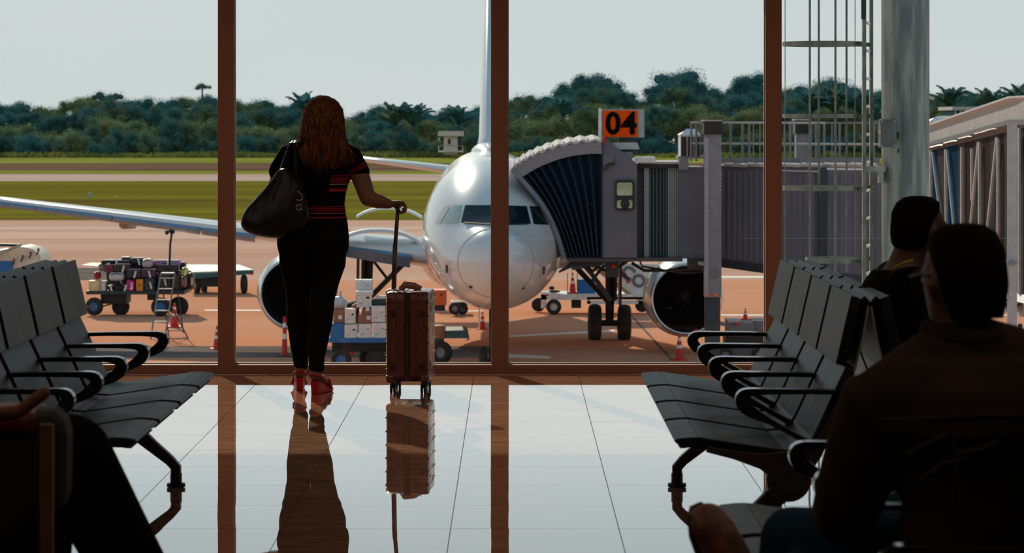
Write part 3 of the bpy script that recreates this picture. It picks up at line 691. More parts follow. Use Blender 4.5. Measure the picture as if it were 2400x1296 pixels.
build('shelf', pxbox(1590, 366, 1655, 371, 72.8, 1.2), M_GREY, JB)
# lift columns with black cross head (near one and the one seen past the third mullion)
for (x0, x1, top, Y) in ((1652, 1691, 283, 71.8), (1866, 1896, 281, 75.6)):
    c_ = build('lift_column', pxbox(x0, top + 30, x1, 697, Y, .45), mat('column_grey', (0.20, 0.20, 0.23), 0.4, 0.2), JB)
    build('column_head', pxbox(x0 - 2, top, x1 + 2, top + 32, Y - .1, .7), M_BLACK, c_)
    build('head_cap', pxbox(x0 - 4, top - 2, x1 + 1, top + 1, Y - .12, .7), M_SILV, c_)
    build('inner_column', pxbox(x0 + 1, 697, x1 - 3, 850, Y + .06, .33), M_TUND, c_)
    if Y < 72:
        build('column_side', pxbox(x0 - 1, top + 40, x0 + 9, 695, Y - .03, .05), mat('column_light', (0.30, 0.30, 0.33), 0.4, 0.2), c_)
        for ax in (x0 + 4, x0 + 22):
            q_ = [P(ax, 695, Y - .04), P(ax + 8, 695, Y - .04), P(ax + 8, 690, Y - .04), P(ax + 4, 685, Y - .04), P(ax, 690, Y - .04)]
            tag(build('arrow_sticker', MB().prism(q_, (0, .02, 0)), mat('orange_sticker', (0.75, 0.16, 0.04), 0.5), c_), 'small orange arrow sticker')
        build('plate', MB().disc(P(x0 + 22, 640, Y - .03), (0, 1, 0), .12, .03, 24), mat('grey_disc', (0.16, 0.16, 0.19)), c_)
        for k in range(5): build('bolt', MB().ell(P(x0 + 37, 410 + k * 9, Y - .02), .025, .02, .025, 8, 5), M_SILV, c_)
# telescopic tunnel: inner section then outer section, receding away to the left
def tunnel(x0, yt0, yb0, Y0, x1, yt1, yb1, Y1, m, nr, name='tunnel'):
    a, b, c, d_ = P(x0, yt0, Y0), P(x1, yt1, Y1), P(x1, yb1, Y1), P(x0, yb0, Y0)
    t = build(name, MB().prism([a, b, c, d_], (0.1, 2.5, 0)), m, JB)
    for k in range(nr):
        u = (k + .5) / nr; p = a.lerp(b, u); q_ = d_.lerp(c, u)
        build('panel_rib', MB().prism([p + Vector((-.04, -.035, -.12)), p + Vector((.04, -.035, -.12)), q_ + Vector((.04, -.035, .1)), q_ + Vector((-.04, -.035, .1))], (0, .04, 0)), m, t)
    build('bottom_beam', MB().prism([d_ + Vector((0, -.06, .04)), c + Vector((0, -.06, .04)), c + Vector((0, -.06, -.22)), d_ + Vector((0, -.06, -.16))], (0, .3, 0)), M_TUND, t)
    return t
tunnel(1690, 388, 612, 73.6, 1932, 392, 640, 70.0, M_TUN, 18)
tunnel(1925, 398, 640, 69.7, 2200, 400, 665, 66.0, M_TUN, 16)
build('tunnel_collar', MB().prism([P(1922, 392, 69.5), P(1938, 392, 69.5), P(1938, 652, 69.5), P(1922, 652, 69.5)], (0, 2.9, 0)), M_TUND, JB)
# roof-edge rolls (bright)
xs = [1697, 1752, 1830, 1878, 1930, 1992, 2056]
for a_, b_ in zip(xs, xs[1:]):
    Ya = 73.5 - (a_ - 1690) * .0152; Yb = 73.5 - (b_ - 1690) * .0152
    build('roof_roll', MB().capsule([P(a_ + 3, 386, Ya), P(b_ - 3, 388, Yb)], [.055, .055], 8), M_SILV, JB)
build('roof_edge', MB().prism([P(1825, 398, 71.3), P(2056, 404, 67.9), P(2056, 408, 67.9), P(1825, 401, 71.3)], (0, .1, 0)), M_SILV, JB)
# service platform railing on the roof
def rail(pts, Y, r=.03): return MB().tube([P(x, y, Y) for x, y in pts], r, 6)
build('top_rail', rail([(1618, 287), (1935, 288)], 72.3, .034), M_SILV, JB)
build('top_rail', rail([(1935, 288), (2060, 288)], 75.5, .03), M_GREY, JB)
build('middle_rail', rail([(1620, 336), (2060, 338)], 72.5, .035), M_SILV, JB)
build('toe_board', pxbox(1690, 370, 2062, 382, 73, .05), M_GREY, JB)
for x in (1620, 1632, 1712, 1740, 1756, 1766, 1781, 1838, 1852, 1900, 1912, 1932, 1950, 1968, 1985, 2002, 2048):
    build('rail_post', rail([(x, 289), (x, 378)], 72.4 if x < 1900 else 75.2, 0.018 if x % 4 else .032), M_GREY, JB)
# undercarriage clutter beneath the cab
build('floor_beam', pxbox(1330, 604, 1600, 613, 72.6, 2.4), mat('steel_dark_worn', (0.06, 0.05, 0.05), 0.5), JB)
build('canopy_foot', MB().prism([P(1310, 640, 73), P(1345, 612, 73), P(1420, 612, 73), P(1400, 625, 73), P(1345, 625, 73)], (0, .8, 0)), M_DARK, JB)
for pts, r in (([(1360, 612), (1385, 640), (1400, 660), (1432, 705)], .07), ([(1395, 622), (1430, 640), (1470, 612)], .05), ([(1480, 616), (1510, 634), (1560, 634), (1650, 628)], .05), ([(1500, 613), (1505, 624), (1600, 640), (1650, 636)], .03), ([(1375, 625), (1390, 635), (1405, 622)], .05)):
    build('hydraulic_pipe', MB().tube([P(x, y, 73.2) for x, y in pts], r, 6), M_DARK, JB)
build('drive_bracket', pxbox(1420, 612, 1450, 650, 73, .6), M_DARK, JB)
tag(build('stop_button', MB().ell(P(1438, 624, 72.9), .06, .05, .06, 10, 6), M_RED, JB), 'round red button lamp')
build('step_box', pxbox(1615, 606, 1655, 630, 72.7, .9), M_DARK, JB)
build('bridge_light', MB().capsule([P(1640, 617, 72.6), P(1655, 619, 72.6)], [.05, .05], 8), M_SILV, JB)
# gate sign 04
gs = thing('gate_sign', 'orange gate number sign reading 04 on top of the boarding bridge', 'sign', P(1462, 385, 72.9))
build('sign_box', pxbox(1405, 256, 1510, 322, 72.9, .55), mat('sign_case', (0.33, 0.36, 0.37), 0.5), gs)
build('side_edge', pxbox(1403, 254, 1410, 323, 72.84, .1), M_WHITE, gs)
build('sign_face', pxbox(1413, 259, 1494, 321, 72.84, .04), mat('sign_orange', (0.78, 0.085, 0.008), 0.9, spec=0.0), gs)
o_ = P(1419, 313, 72.82)
build('sign_number', text_mb('04', .80, o_, (1, 0, 0), (0, 0, 1), .02, .022), mat('sign_black', (.006, .006, .006), .9, spec=0.0), gs)
build('sign_post', MB().prism([P(1450, 322, 73), P(1478, 322, 73), P(1480, 385, 73), P(1448, 385, 73)], (0, .4, 0)), M_DARK, gs)
build('post_collar', MB().loft([[P(1434, 334, 72.9), P(1494, 334, 72.9), P(1494, 334, 73.5), P(1434, 334, 73.5)], [P(1446, 350, 72.9), P(1499, 350, 72.9), P(1499, 350, 73.5), P(1446, 350, 73.5)]]), mat('collar_pale', (0.42, 0.46, 0.46), 0.5), gs)
build('post_base', pxbox(1446, 356, 1482, 386, 72.8, .6), M_GREY, gs)

# ================================================================= FIXED WALKWAY AT RIGHT
FW = thing('elevated_walkway', 'pale steel truss walkway sloping up from the column to the right edge', 'walkway', P(2400, 700, 43))
def FP(px, py):         # rows on the walkway's near face: its distance follows from px
    u = (px - 2180) / 220.0; Y = 1 / ((1 / 56.0) * (1 - u) + (1 / 43.0) * u); return P(px, py, Y)
M_BEAM = mat('walkway_beam', (0.30, 0.295, 0.30), 0.6, c2=(0.35, 0.34, 0.345), scale=2)
M_POST = mat('walkway_post', (0.42, 0.41, 0.41), 0.5)
M_SPEC0 = None
def fbar(name, x0, y0, x1, y1, w, m, par, dep=.1, off=0.0):
    a, b = FP(x0, y0) + Vector((-.07, 0, 0)), FP(x1, y1) + Vector((-.07, 0, 0)); s = w / F * (a.y + b.y) / 4
    d = (b - a).normalized(); n_ = Vector((d.z, 0, -d.x)); n_ = n_.normalized() * s
    return build(name, MB().prism([a + n_ + Vector((0, off, 0)), b + n_ + Vector((0, off, 0)), b - n_ + Vector((0, off, 0)), a - n_ + Vector((0, off, 0))], (0, dep, 0)), m, par)
rb = build('roof_beam', MB().prism([FP(2170, 310), FP(2430, 226), FP(2430, 277), FP(2170, 350)], (0, .5, 0)), M_BEAM, FW)
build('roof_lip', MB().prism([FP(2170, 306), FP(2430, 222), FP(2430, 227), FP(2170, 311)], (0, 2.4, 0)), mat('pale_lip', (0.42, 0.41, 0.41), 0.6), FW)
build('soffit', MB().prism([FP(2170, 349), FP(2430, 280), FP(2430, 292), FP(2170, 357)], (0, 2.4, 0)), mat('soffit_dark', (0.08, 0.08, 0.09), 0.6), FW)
M_PAN = [mat('walk_panel_blue', (0.012, 0.04, 0.08), 0.9, spec=0.0), mat('walk_panel_grey', (0.055, 0.055, 0.058), 0.9, spec=0.0), mat('walk_panel_brown', (0.045, 0.034, 0.032), 0.9, spec=0.0)]
xx = [2174, 2198, 2222, 2246, 2262, 2284, 2306, 2322, 2340, 2356, 2382, 2400, 2430]
for k, (a_, b_) in enumerate(zip(xx, xx[1:])):
    tt = lambda x: 352 - (x - 2180) * .31
    bb = lambda x: 640 + (x - 2180) * .27
    build('wall_panel', MB().prism([FP(a_, tt(a_)), FP(b_ - .5, tt(b_)), FP(b_ - .5, bb(b_)), FP(a_, bb(a_))], (0, .06, 0)), M_PAN[(0, 1, 0, 1, 2, 1, 2, 1, 2, 1, 1, 0)[k]], FW)
for x0, y0, x1, y1 in ((2189, 352, 2189, 500), (2193, 356, 2212, 510), (2224, 350, 2226, 620), (2227, 352, 2250, 600), (2262, 345, 2262, 640), (2286, 348, 2286, 470), (2302, 332, 2280, 560), (2304, 335, 2304, 650), (2345, 322, 2320, 560), (2348, 325, 2348, 660), (2393, 310, 2378, 450), (2395, 312, 2366, 690), (2398, 300, 2398, 690)):
    fbar('truss_bar', x0, y0, x1, y1, 5, M_POST, FW, .08, -.08)
for x in (2206, 2240, 2275, 2315, 2335): fbar('soffit_bracket', x - 12, 352 - (x - 2180) * .30, x + 12, 346 - (x - 2180) * .30, 8, M_GREY, FW, .4, -.05)
fbar('floor_beam', 2170, 640, 2430, 706, 18, M_POST, FW, .3, -.1)
build('floor_panel', MB().prism([FP(2170, 650), FP(2430, 716), FP(2430, 752), FP(2170, 676)], (0, .2, 0)), M_BEAM, FW)
for x in (2356, 2385): fbar('base_pane', x, 716, x + 12, 716, 34, M_PAN[0], FW, .05, -.06)
dp = thing('drain_pipe', 'thick pale drain pipe bending at its foot beside the right edge', 'pipe', P(2372, 800, 42))
build('pipe', MB().tube([P(x, y, 41.5) for x, y in ((2372, 288), (2372, 780), (2375, 795), (2388, 801), (2430, 802))], .075, 12), mat('pipe_paint', (0.36, 0.36, 0.37), 0.4), dp)
build('pipe_clamp', pxbox(2361, 612, 2385, 620, 41.35, .3), M_GREY, dp)
tag(build('hanging_chain', MB().tube([P(2392, 765, 41.4), P(2393, 785, 41.4)], .02, 6).ell(P(2393, 790, 41.4), .035, .035, .08, 8, 6).ell(P(2391, 764, 41.4), .04, .04, .04, 8, 6), M_DARK), 'short dark chain with a weight hanging beside the drain pipe', 'chain')
ra = thing('roof_unit', 'white hooded roof unit peeping over the sloping walkway, right of the column', 'air conditioner', P(2208, 330, 62))
ac(2180, 272, 2240, 330, 62, ra)
# ================================================================= COLUMN AND LADDER OUTSIDE THE GLASS
CY = 24.0
cx = (2122 - 1200) / F * CY; cr_ = 56.5 / F * CY
colm = thing('steel_column', 'thick galvanised round steel column outside the right window', 'column', (cx, CY, GZ))
sh = MB(); n_ = 18
rings = []
for z in (GZ, 3.42):
    rings.append([(cx + cr_ * math.cos(2 * math.pi * k / n_), CY + cr_ * math.sin(2 * math.pi * k / n_), z) for k in range(n_)])
build('shaft', sh.loft(rings), M_GALV, colm)
build('flange', MB().tube([(cx, CY, 2.75), (cx, CY, 2.85)], cr_ + .05, 18), M_GALV, colm)
jb = build('junction_box', pxbox(2064, 279, 2100, 346, CY - .32, .16), mat('box_steel', (0.14, 0.15, 0.15), 0.4, 0.6), colm, bevel=.006)
for x, y in ((2068, 284), (2096, 284), (2068, 341), (2096, 341)): build('screw', MB().ell(P(x, y, CY - .325), .008, .008, .008, 6, 4), M_STEEL, jb)
for y in (310, 318, 350): build('rust_spot', pxbox(2104, y, 2108, y + 8, CY - cr_ + .012, .01), M_DARK, colm)
build('bracket', pxbox(2026, 390, 2076, 402, CY - .16, .12).box(tuple(P(2060, 402, CY - .16)), tuple(P(2068, 428, CY - .06))), M_GALV, colm)
LD = thing('caged_ladder', 'galvanised ladder with hooped safety cage left of the round column', 'ladder', P(2030, 1000, CY))
LDC = CY - .1
lx0 = (2021 - 1200) / F * (CY - .33); lx1 = (2038 - 1200) / F * (CY + .11)
M_LAD = mat('ladder_galv', (0.13, 0.135, 0.11), 0.5, 0.2, c2=(0.20, 0.20, 0.16), scale=8)
build('rail', MB().box((lx0, CY - .36, GZ), (lx0 + .03, CY - .30, 3.4)), M_LAD, LD)
build('rail', MB().box((lx1, CY + .08, GZ), (lx1 + .028, CY + .14, 3.4)), M_LAD, LD)
build('splice_plate', pxbox(2019, -6, 2029, 45, CY - .38, .02), M_DARK, LD)
M_RUNG = mat('rung', (0.75, 0.76, 0.72), 0.3, 0.3)
for k in range(-4, 14):
    y = 55 + 65 * k
    if y < -400: continue
    a = Vector((lx0 + .026, CY - .33, P(0, y, CY).z)); b = Vector((lx1 + .004, CY + .11, a.z))
    build('rung', MB().tube([a, b], .014, 8), M_RUNG, LD)
hr = (2022 - 1839) / F * CY / 2
for k, y in enumerate((-64, 104, 272, 440, 608)):
    z = P(0, y, CY).z; pts = []
    r_ = hr if k != 4 else .24; c_ = Vector((lx0 + .02 - r_, CY - .11, z))
    for i in range(25):
        a = math.pi * 2 * i / 24
        if abs(a) < .3 or abs(a - 2 * math.pi) < .3: continue
        pts.append(c_ + Vector((r_ * math.cos(a), (.34 if k != 4 else .26) * math.sin(a), 0)))
    pts = [Vector((lx0 + .02, CY - .33, z))] + pts[::-1] + [Vector((lx1, CY + .1, z))] if False else [Vector((lx1, CY + .1, z))] + pts + [Vector((lx0 + .02, CY - .33, z))]
    mb = MB(); rg = []
    for i, p in enumerate(pts):
        o = (p - c_); o.z = 0; o = o.normalized() * .005
        rg.append([p + o + Vector((0, 0, .018)), p + o - Vector((0, 0, .018)), p - o - Vector((0, 0, .018)), p - o + Vector((0, 0, .018))])
    build('cage_hoop', mb.loft(rg), M_LAD, LD)
for x, s, bot in ((1898, -1, 620), (1919, 1, 445), (1958, -1, 700), (1984, 1, 640), (2004, 1, 620), (1840, 0, 640)):
    X = (x - 1200) / F * CY; u = (X - (lx0 + .02 - hr)) / hr; yy = CY - .11 + s * .34 * math.sqrt(max(0, 1 - u * u))
    X = X / CY * yy
    w_ = .009 if x not in (2004, 1840) else .003
    build('cage_bar', MB().box((X - w_, yy - .004, P(0, bot, CY).z), (X + w_, yy + .004, 3.4)), M_LAD, LD)
# ================================================================= THINGS ON THE APRON
def wheel(name, c, axis, r, w, par, hub=M_GREY):
    ax = Vector(axis)
    o = build(name, MB().revolve([(-w/2, r * .5), (-w/2, r * .84), (-w * .36, r * .96), (-w * .15, r), (w * .15, r), (w * .36, r * .96), (w/2, r * .84), (w/2, r * .5)], c, ax, 24), M_TYRE, par, smooth='auto')
    build('wheel_hub', MB().disc(c, ax, r * .55, w * .7, 16), hub, o); return o
# loaded baggage cart
BY = YG(741)
bc = thing('baggage_cart', 'flat baggage cart piled with suitcases on the apron at left', 'cart', Vector((P(325, 741, BY).x, BY, GZ)))
build('bed', pxbox(202, 682, 432, 690, BY, 2.2), mat('cart_teal', (0.01, 0.03, 0.035), 0.5), bc)
for x in (221, 283): wheel('wheel', P(x, 718.5, BY + (.1 if x < 250 else .9)), (.25, 1, 0), 22 / F * BY * .98, .2, bc, M_BLUE if x < 250 else M_DARK)
wheel('wheel', P(376, 719, BY - .1), (0, 1, 0), .33, .2, bc, M_BLUE); wheel('wheel', P(419, 718, BY + 1.2), (0, 1, 0), .35, .2, bc, M_DARK)
build('axle_frame', pxbox(236, 690, 296, 712, BY + .3, 1.2).box(tuple(P(345, 690, BY + .2)), tuple(P(372, 700, BY + 1.0))), M_BLACK, bc)
build('tow_bar', MB().tube([P(168, 727, BY - 1), P(200, 720, BY - .3), P(240, 718, BY + .4), P(262, 712, BY + .5)], .03, 6), mat('bar_orange', (0.35, 0.14, 0.04), 0.6), bc)
LUG = [  # x0,y0,x1,y1,depth offset, colour, kind, label
 (207,658,233,682,.0,(.62,.47,.24),'box','pale yellow cardboard box at the near left corner of the baggage cart'),
 (233,659,248,682,.02,(.42,.42,.44),'box','silver grey box beside the yellow one on the baggage cart'),
 (215,637,231,657,.3,(.30,.01,.02),'bag','dark red bag above the yellow box on the baggage cart'),
 (248,668,266,682,.05,(.02,.02,.025),'bag','small black bag with pale tags right of the silver box'),
 (266,670,285,683,.08,(.03,.03,.05),'bag','low black holdall with a lilac tag on the cart bed'),
 (285,664,296,684,.05,(.02,.02,.02),'suitcase','narrow black suitcase with a white tag standing on the cart bed'),
 (253,639,290,659,.1,(.50,.50,.52),'bag','pale grey printed travel bag in the middle of the luggage pile'),
 (296,657,315,682,.0,(.50,.01,.20),'suitcase','bright magenta suitcase standing on the baggage cart'),
 (318,654,336,683,.0,(.62,.22,.02),'suitcase','orange suitcase with white patches standing on the baggage cart'),
 (338,652,362,683,.0,(.015,.03,.04),'suitcase','dark teal ribbed suitcase standing right of the orange one'),
 (240,622,264,640,.3,(.16,.01,.04),'suitcase','burgundy suitcase lying in the upper layer at left of the pile'),
 (264,620,304,638,.2,(.02,.02,.025),'suitcase','wide black suitcase lying above the pale travel bag'),
 (224,618,244,638,.5,(.20,.19,.17),'bag','grey and brown soft bag at the left end of the upper layer'),
 (231,612,300,620,.5,(.012,.012,.014),'suitcase','long flat black suitcase lying on top of the pile at left'),
 (276,604,300,613,.7,(.03,.04,.05),'bag','rounded dark bag, highest thing on the luggage pile'),
 (300,607,334,621,.6,(.015,.018,.02),'suitcase','flat black glossy suitcase on top in the middle of the pile'),
 (330,607,356,628,.2,(.40,.36,.40),'bag','crumpled pale bag on top of the pile right of the middle'),
 (296,632,330,652,.05,(.025,.02,.03),'suitcase','black suitcase with a pale top edge lying above the magenta one'),
 (330,632,364,651,.05,(.06,.02,.05),'suitcase','dark plum suitcase lying above the orange one'),
 (356,612,418,624,.4,(.20,.13,.30),'suitcase','purple suitcase with a pale lid lying on top at right of the pile'),
 (364,622,416,640,.3,(.012,.012,.014),'suitcase','large black suitcase lying under the purple one'),
 (364,640,398,684,.4,(.015,.022,.028),'suitcase','tall dark suitcase standing behind the stepladder'),
 (398,640,421,684,.3,(.04,.035,.035),'bag','dark grey sports bag behind the right stile of the stepladder'),
 (422,627,438,648,.2,(.32,.40,.02),'bag','lime green bag at the right end of the luggage pile'),
 (421,648,436,676,.15,(.18,.09,.08),'bag','brown striped soft bag under the lime green one'),
 (436,640,450,680,.5,(.06,.06,.07),'bag','dark bag with a white tag at the far right end of the cart'),
 (434,664,452,682,.6,(.20,.10,.04),'bag','tan and black duffel at the right end of the cart'),
 (236,640,300,682,1.3,(.010,.010,.012),'suitcase','big black suitcase at the back of the cart, behind the pale travel bag'),
 (301,640,362,682,1.3,(.012,.012,.015),'suitcase','big black suitcase at the back of the cart, behind the magenta and orange ones'),
 (244,616,329,640,1.3,(.010,.010,.012),'suitcase','wide black suitcase at the back of the upper layer, left half'),
 (330,620,424,639,1.3,(.012,.010,.014),'suitcase','wide black suitcase at the back of the upper layer, right half'),
 (363,640,436,682,1.3,(.010,.012,.014),'suitcase','big black suitcase at the back of the cart, behind the stepladder')]
for k, (x0, y0, x1, y1, do, c, kd, lab) in enumerate(LUG):
    a, b = P(x0, y0, BY), P(x1, y1, BY); m = mat('luggage_%d' % k, c, 0.45, c2=tuple(min(1, q * 1.25) for q in c), scale=3)
    t = thing('suitcase' if kd == 'suitcase' else ('cardboard_box' if kd == 'box' else 'travel_bag'), lab, kd, Vector(((a.x + b.x) / 2, BY + do + .3, b.z)), 'luggage on the baggage cart')
    body = MB().box((a.x + .008, BY + do, b.z + .004), (b.x - .008, BY + do + .48, a.z - .004))
    o = build('body', body, m, t, bevel=.10 if kd == 'bag' else (.04 if kd == 'suitcase' else .004))
    if kd == 'suitcase':
        w, h = b.x - a.x, a.z - b.z
        if w > h: build('top_sheen', MB().box((a.x + .04, BY + do + .04, a.z - .002), (b.x - .04, BY + do + .44, a.z + .012)), mat('case_sheen', (.45, .38, .37), .25), t)  # pale sheet paints the sheen on top of a lying case
        build('handle', MB().tube([(a.x + w * .35, BY + do - .0, b.z + h * .5), (a.x + w * .38, BY + do - .035, b.z + h * .5), (a.x + w * .62, BY + do - .035, b.z + h * .5), (a.x + w * .65, BY + do, b.z + h * .5)], .014, 5), M_BLACK, t)
    elif kd == 'box': build('tape', MB().box((a.x + .1, BY + do - .004, b.z + .16), (b.x - .1, BY + do + .001, b.z + .2)), M_WHITE, t)
    else: build('strap', MB().tube([(a.x + .08, BY + do + .01, a.z - .08), ((a.x + b.x) / 2, BY + do - .04, a.z - .02), (b.x - .08, BY + do + .01, a.z - .08)], .016, 5), M_BLACK, t)
    if k % 2 == 1 or k in (7, 17, 18): build('baggage_tag', MB().obox(((a.x + b.x) / 2 + .05, BY + do - .045, (a.z + b.z) / 2 - .02), (.06, .008, .24), (0, R(15 * ((k % 3) - 1)), 0)), M_WHITE, t)
# fuel or ground hose hanging from the wing
hs = thing('hanging_hose', 'black hose with valve hanging from under the wing to the baggage cart', 'hose', P(400, 620, 84.5))
build('hose', MB().tube([P(x, y, 84.6) for x, y in ((400, 536), (402, 552), (399, 570), (398, 600), (397, 624))], .035, 7), M_BLACK, hs)
build('valve', MB().ell(P(391, 545, 84.5), .06, .05, .07).tube([P(388, 545, 84.5), P(408, 540, 84.5)], .04, 6).ell(P(406, 543, 84.5), .05, .05, .07), M_BLACK, hs)
# stepladder
LY = YG(795)
sl = thing('stepladder', 'aluminium stepladder standing in front of the luggage cart', 'ladder', Vector((P(398, 795, LY).x, LY, GZ)))
M_ALD = mat('dull_aluminium', (0.22, 0.23, 0.26), 0.4, 0.5)
build('stile', MB().tube([P(353, 795, LY), P(377, 640, LY + .7)], .028, 6), M_ALD, sl); build('stile', MB().tube([P(386, 795, LY), P(410, 640, LY + .7)], .028, 6), M_ALD, sl)
for k in range(6):
    t_ = .10 + k * .165; a = P(353, 795, LY).lerp(P(377, 640, LY + .7), t_); b = P(386, 795, LY).lerp(P(410, 640, LY + .7), t_)
    build('step', MB().box((a.x, a.y - .05, a.z - .015), (b.x, b.y + .05, a.z + .015)), M_STEEL, sl)
build('top_cap', MB().box(tuple(P(377, 643, LY + .6)), tuple(P(410, 638, LY + .95))), M_ALD, sl)
for a, b in (((377, 641), (396, 792)), ((410, 641), (430, 780)), ((392, 700), (441, 793))): build('rear_leg', MB().tube([P(*a, LY + .8), P(*b, LY + 1.3 if a[0] != 392 else LY + .2)], .022, 6), M_DARK, sl)
build('rear_brace', MB().tube([P(396, 740, LY + 1.1), P(427, 742, LY + 1.1)], .018, 6).tube([P(395, 775, LY + 1.2), P(429, 775, LY + 1.2)], .018, 6).tube([P(352, 796, LY - .03), P(442, 792, LY + .1)], .02, 6), M_ALD, sl)
# cones
M_CW = mat('cone_white', (0.72, 0.70, 0.68), 0.5)
def cone(px, ytop, ybase, label, w=34, base_z=None, Y=None, slim=False):
    Y = Y or YG(ybase - 4); c = P(px, ybase, Y); z0 = base_z if base_z is not None else GZ; H = (ybase - ytop) / F * Y; rb = w / F * Y / 2
    t = thing('traffic_cone', label, 'cone', (c.x, Y, z0), 'red and white traffic cones on the apron')
    build('base', MB().loft([[(c.x + sx * rb, Y + sy * rb, z0 + z) for sx, sy in ((-1, -1), (1, -1), (1, 1), (-1, 1))] for z in (0, .04)]), M_RED if not slim else M_BLACK, t)
    rr = lambda u: rb * (.62 - .50 * u) if not slim else rb * (.42 - .22 * u)
    def seg(u0, u1, m, nm): build(nm, MB().revolve([(.04 + H * u0 * .96, rr(u0)), (.04 + H * u1 * .96, rr(u1)), (.04 + H * u1 * .96, rr(u1) * .5)] , (c.x, Y, z0), (0, 0, 1), 18), m, t, smooth='auto')
    seg(0, .42, M_RED, 'cone_body'); seg(.42, .56, M_CW, 'white_band'); seg(.56, .72, M_RED, 'cone_body'); seg(.72, .84, M_CW, 'white_band'); seg(.84, 1.0, M_RED, 'cone_tip')
    return t
cone(409, 715, 771, 'red and white cone under the stepladder', 34)
cone(509, 768, 823, 'red and white cone half hidden by the leftmost mullion', 32)
cone(667, 745, 840, 'tall slim red bollard cone with two white bands left of the woman\'s legs', 34, slim=True)
cone(1592, 787, 848, 'red and white cone below the right engine, nearest the window', 36)
cone(1131, 736, 776, 'red and white cone by the nose wheel', 26)
cone(823, 808, 836, 'small red cone under the blue cargo cart', 26)
# flat trolley behind the baggage cart
FY = YG(690)
ft = thing('flat_trolley', 'empty flat trolley with pale deck parked behind the luggage cart', 'cart', Vector((P(520, 690, FY).x, FY, GZ)))
build('deck', MB().prism([P(436, 624, FY + 3), P(560, 624, FY + 3), P(594, 636, FY), P(440, 642, FY)], (0, 0, .07)), mat('deck_pale', (.40, .50, .47), .6), ft)
build('side_frame', MB().prism([P(440, 642, FY - .02), P(594, 634, FY - .02), P(594, 642, FY - .02), P(440, 655, FY - .02)], (0, .1, 0)), M_TEAL, ft)
build('chassis', pxbox(452, 648, 512, 672, FY + .2, 1.6), M_BLACK, ft)
for x, yy in ((572, .3), (462, .5), (478, 1.9)): wheel('wheel', P(x, 666, FY + yy), (1, .25, 0), .38, .2, ft, M_DARK)
build('tail_lamp', pxbox(584, 640, 594, 644, FY - .08, .06), M_RED, ft)
# ground vehicle with levers at the far left
VY = YG(700)
gv = thing('service_vehicle', 'cream ground service unit with four levers at the left edge behind the seats', 'vehicle', Vector((P(20, 700, VY).x, VY, GZ)))
build('body_shell', MB().loft([[P(x, y, VY), P(x, y, VY) + Vector((0, 2.2, 0)), Vector((P(x, y, VY).x, VY + 2.2, GZ + .4)), Vector((P(x, y, VY).x, VY, GZ + .4))] for x, y in ((-60, 596), (10, 585), (50, 578), (75, 583), (92, 596), (99, 612))]), mat('cream_paint', (.66, .58, .46), .4), gv, smooth='auto')
build('conveyor_rail', MB().prism([P(-60, 612, VY - .3), P(48, 571, VY - .3), P(52, 576, VY - .3), P(-60, 624, VY - .3)], (0, .15, 0)), mat('rail_grey', (.34, .32, .28), .5), gv)
build('conveyor_top', MB().prism([P(-60, 570, VY + .5), P(46, 572, VY + .5), P(44, 578, VY + .5), P(-60, 577, VY + .5)], (0, .3, 0)), M_DARK, gv)
build('blue_panel', pxbox(-40, 612, 30, 640, VY - .06, .05), M_BLUE, gv)
for x, y in ((33, 609), (53, 601), (72, 593), (90, 585)):
    l_ = build('lever', MB().tube([P(x - 4, y + 12, VY - .1), P(x, y + 4, VY - .15), P(x, y - 2, VY - .15)], .03, 6), M_DARK, gv)
    build('knob', MB().ell(P(x, y, VY - .15), .05, .05, .07, 8, 6), M_RED if x < 40 else mat('knob_brown', (.14, .05, .03), .5), l_)
for x in (-10, 70): wheel('wheel', P(x, 680, VY - .05), (0, 1, 0), .35, .25, gv)
# cargo cart with white boxes
CY2 = 76.5
cc = thing('cargo_cart', 'blue flat cargo cart loaded with white boxes right of the woman', 'cart', Vector((P(855, 860, CY2).x, CY2, GZ)))
build('bed', pxbox(768, 792, 932, 803, CY2, 1.8), M_BLUE, cc)
build('chassis', pxbox(778, 803, 925, 825, CY2 + .3, 1.2), M_BLACK, cc)
for x, dy in ((800, -.02), (880, .1)): wheel('wheel', P(x, 842, CY2 + dy), (0, 1, 0), 24 / F * CY2, .22, cc, M_BLUE if x < 850 else M_DARK)
wheel('wheel', P(870, 838, CY2 + 1.5), (0, 1, 0), .34, .22, cc, M_DARK)
M_BOXW = mat('white_carton', (.70, .68, .66), .7)
BX = [(773,758,806,792,0,'blue','blue plastic crate on the cargo cart beside the woman\'s leg','crate'),
 (808,761,837,792,0,'w','white box with dark label, bottom row left on the cargo cart','box'),
 (840,759,871,792,0,'w','white box in the middle of the bottom row on the cargo cart','box'),
 (874,757,905,792,0,'w','white box with blue print, bottom row right beside the suitcase','box'),
 (808,724,833,758,.05,'w','narrow white box standing in the second row of the cargo cart','box'),
 (870,718,903,755,.05,'w','white box in the second row next to the red-brown suitcase','box'),
 (834,685,870,722,.3,'lid','white lidded foam box with black label in the upper row','box'),
 (829,661,867,694,.9,'lid','white lidded foam box, topmost and farthest on the cargo cart','box'),
 (780,726,806,757,.1,'brown','brown cardboard box with a white and red sticker on the cart','box'),
 (838,738,873,758,.1,'brown','low brown carton between the two standing white boxes','box'),
 (846,726,870,738,.15,'brown','small brown carton with white label on the low carton','box'),
 (822,708,848,730,.3,'brown','tilted glossy brown packet on top of the cartons','packet'),
 (868,704,908,719,.4,'dark','dark green covered pallet bag at the right of the pile','bag')]
mm = {'blue': M_BLUE, 'w': M_BOXW, 'lid': M_BOXW, 'brown': mat('brown_carton', (.30, .13, .08), .7), 'dark': mat('dark_cover', (.01, .035, .04), .5)}
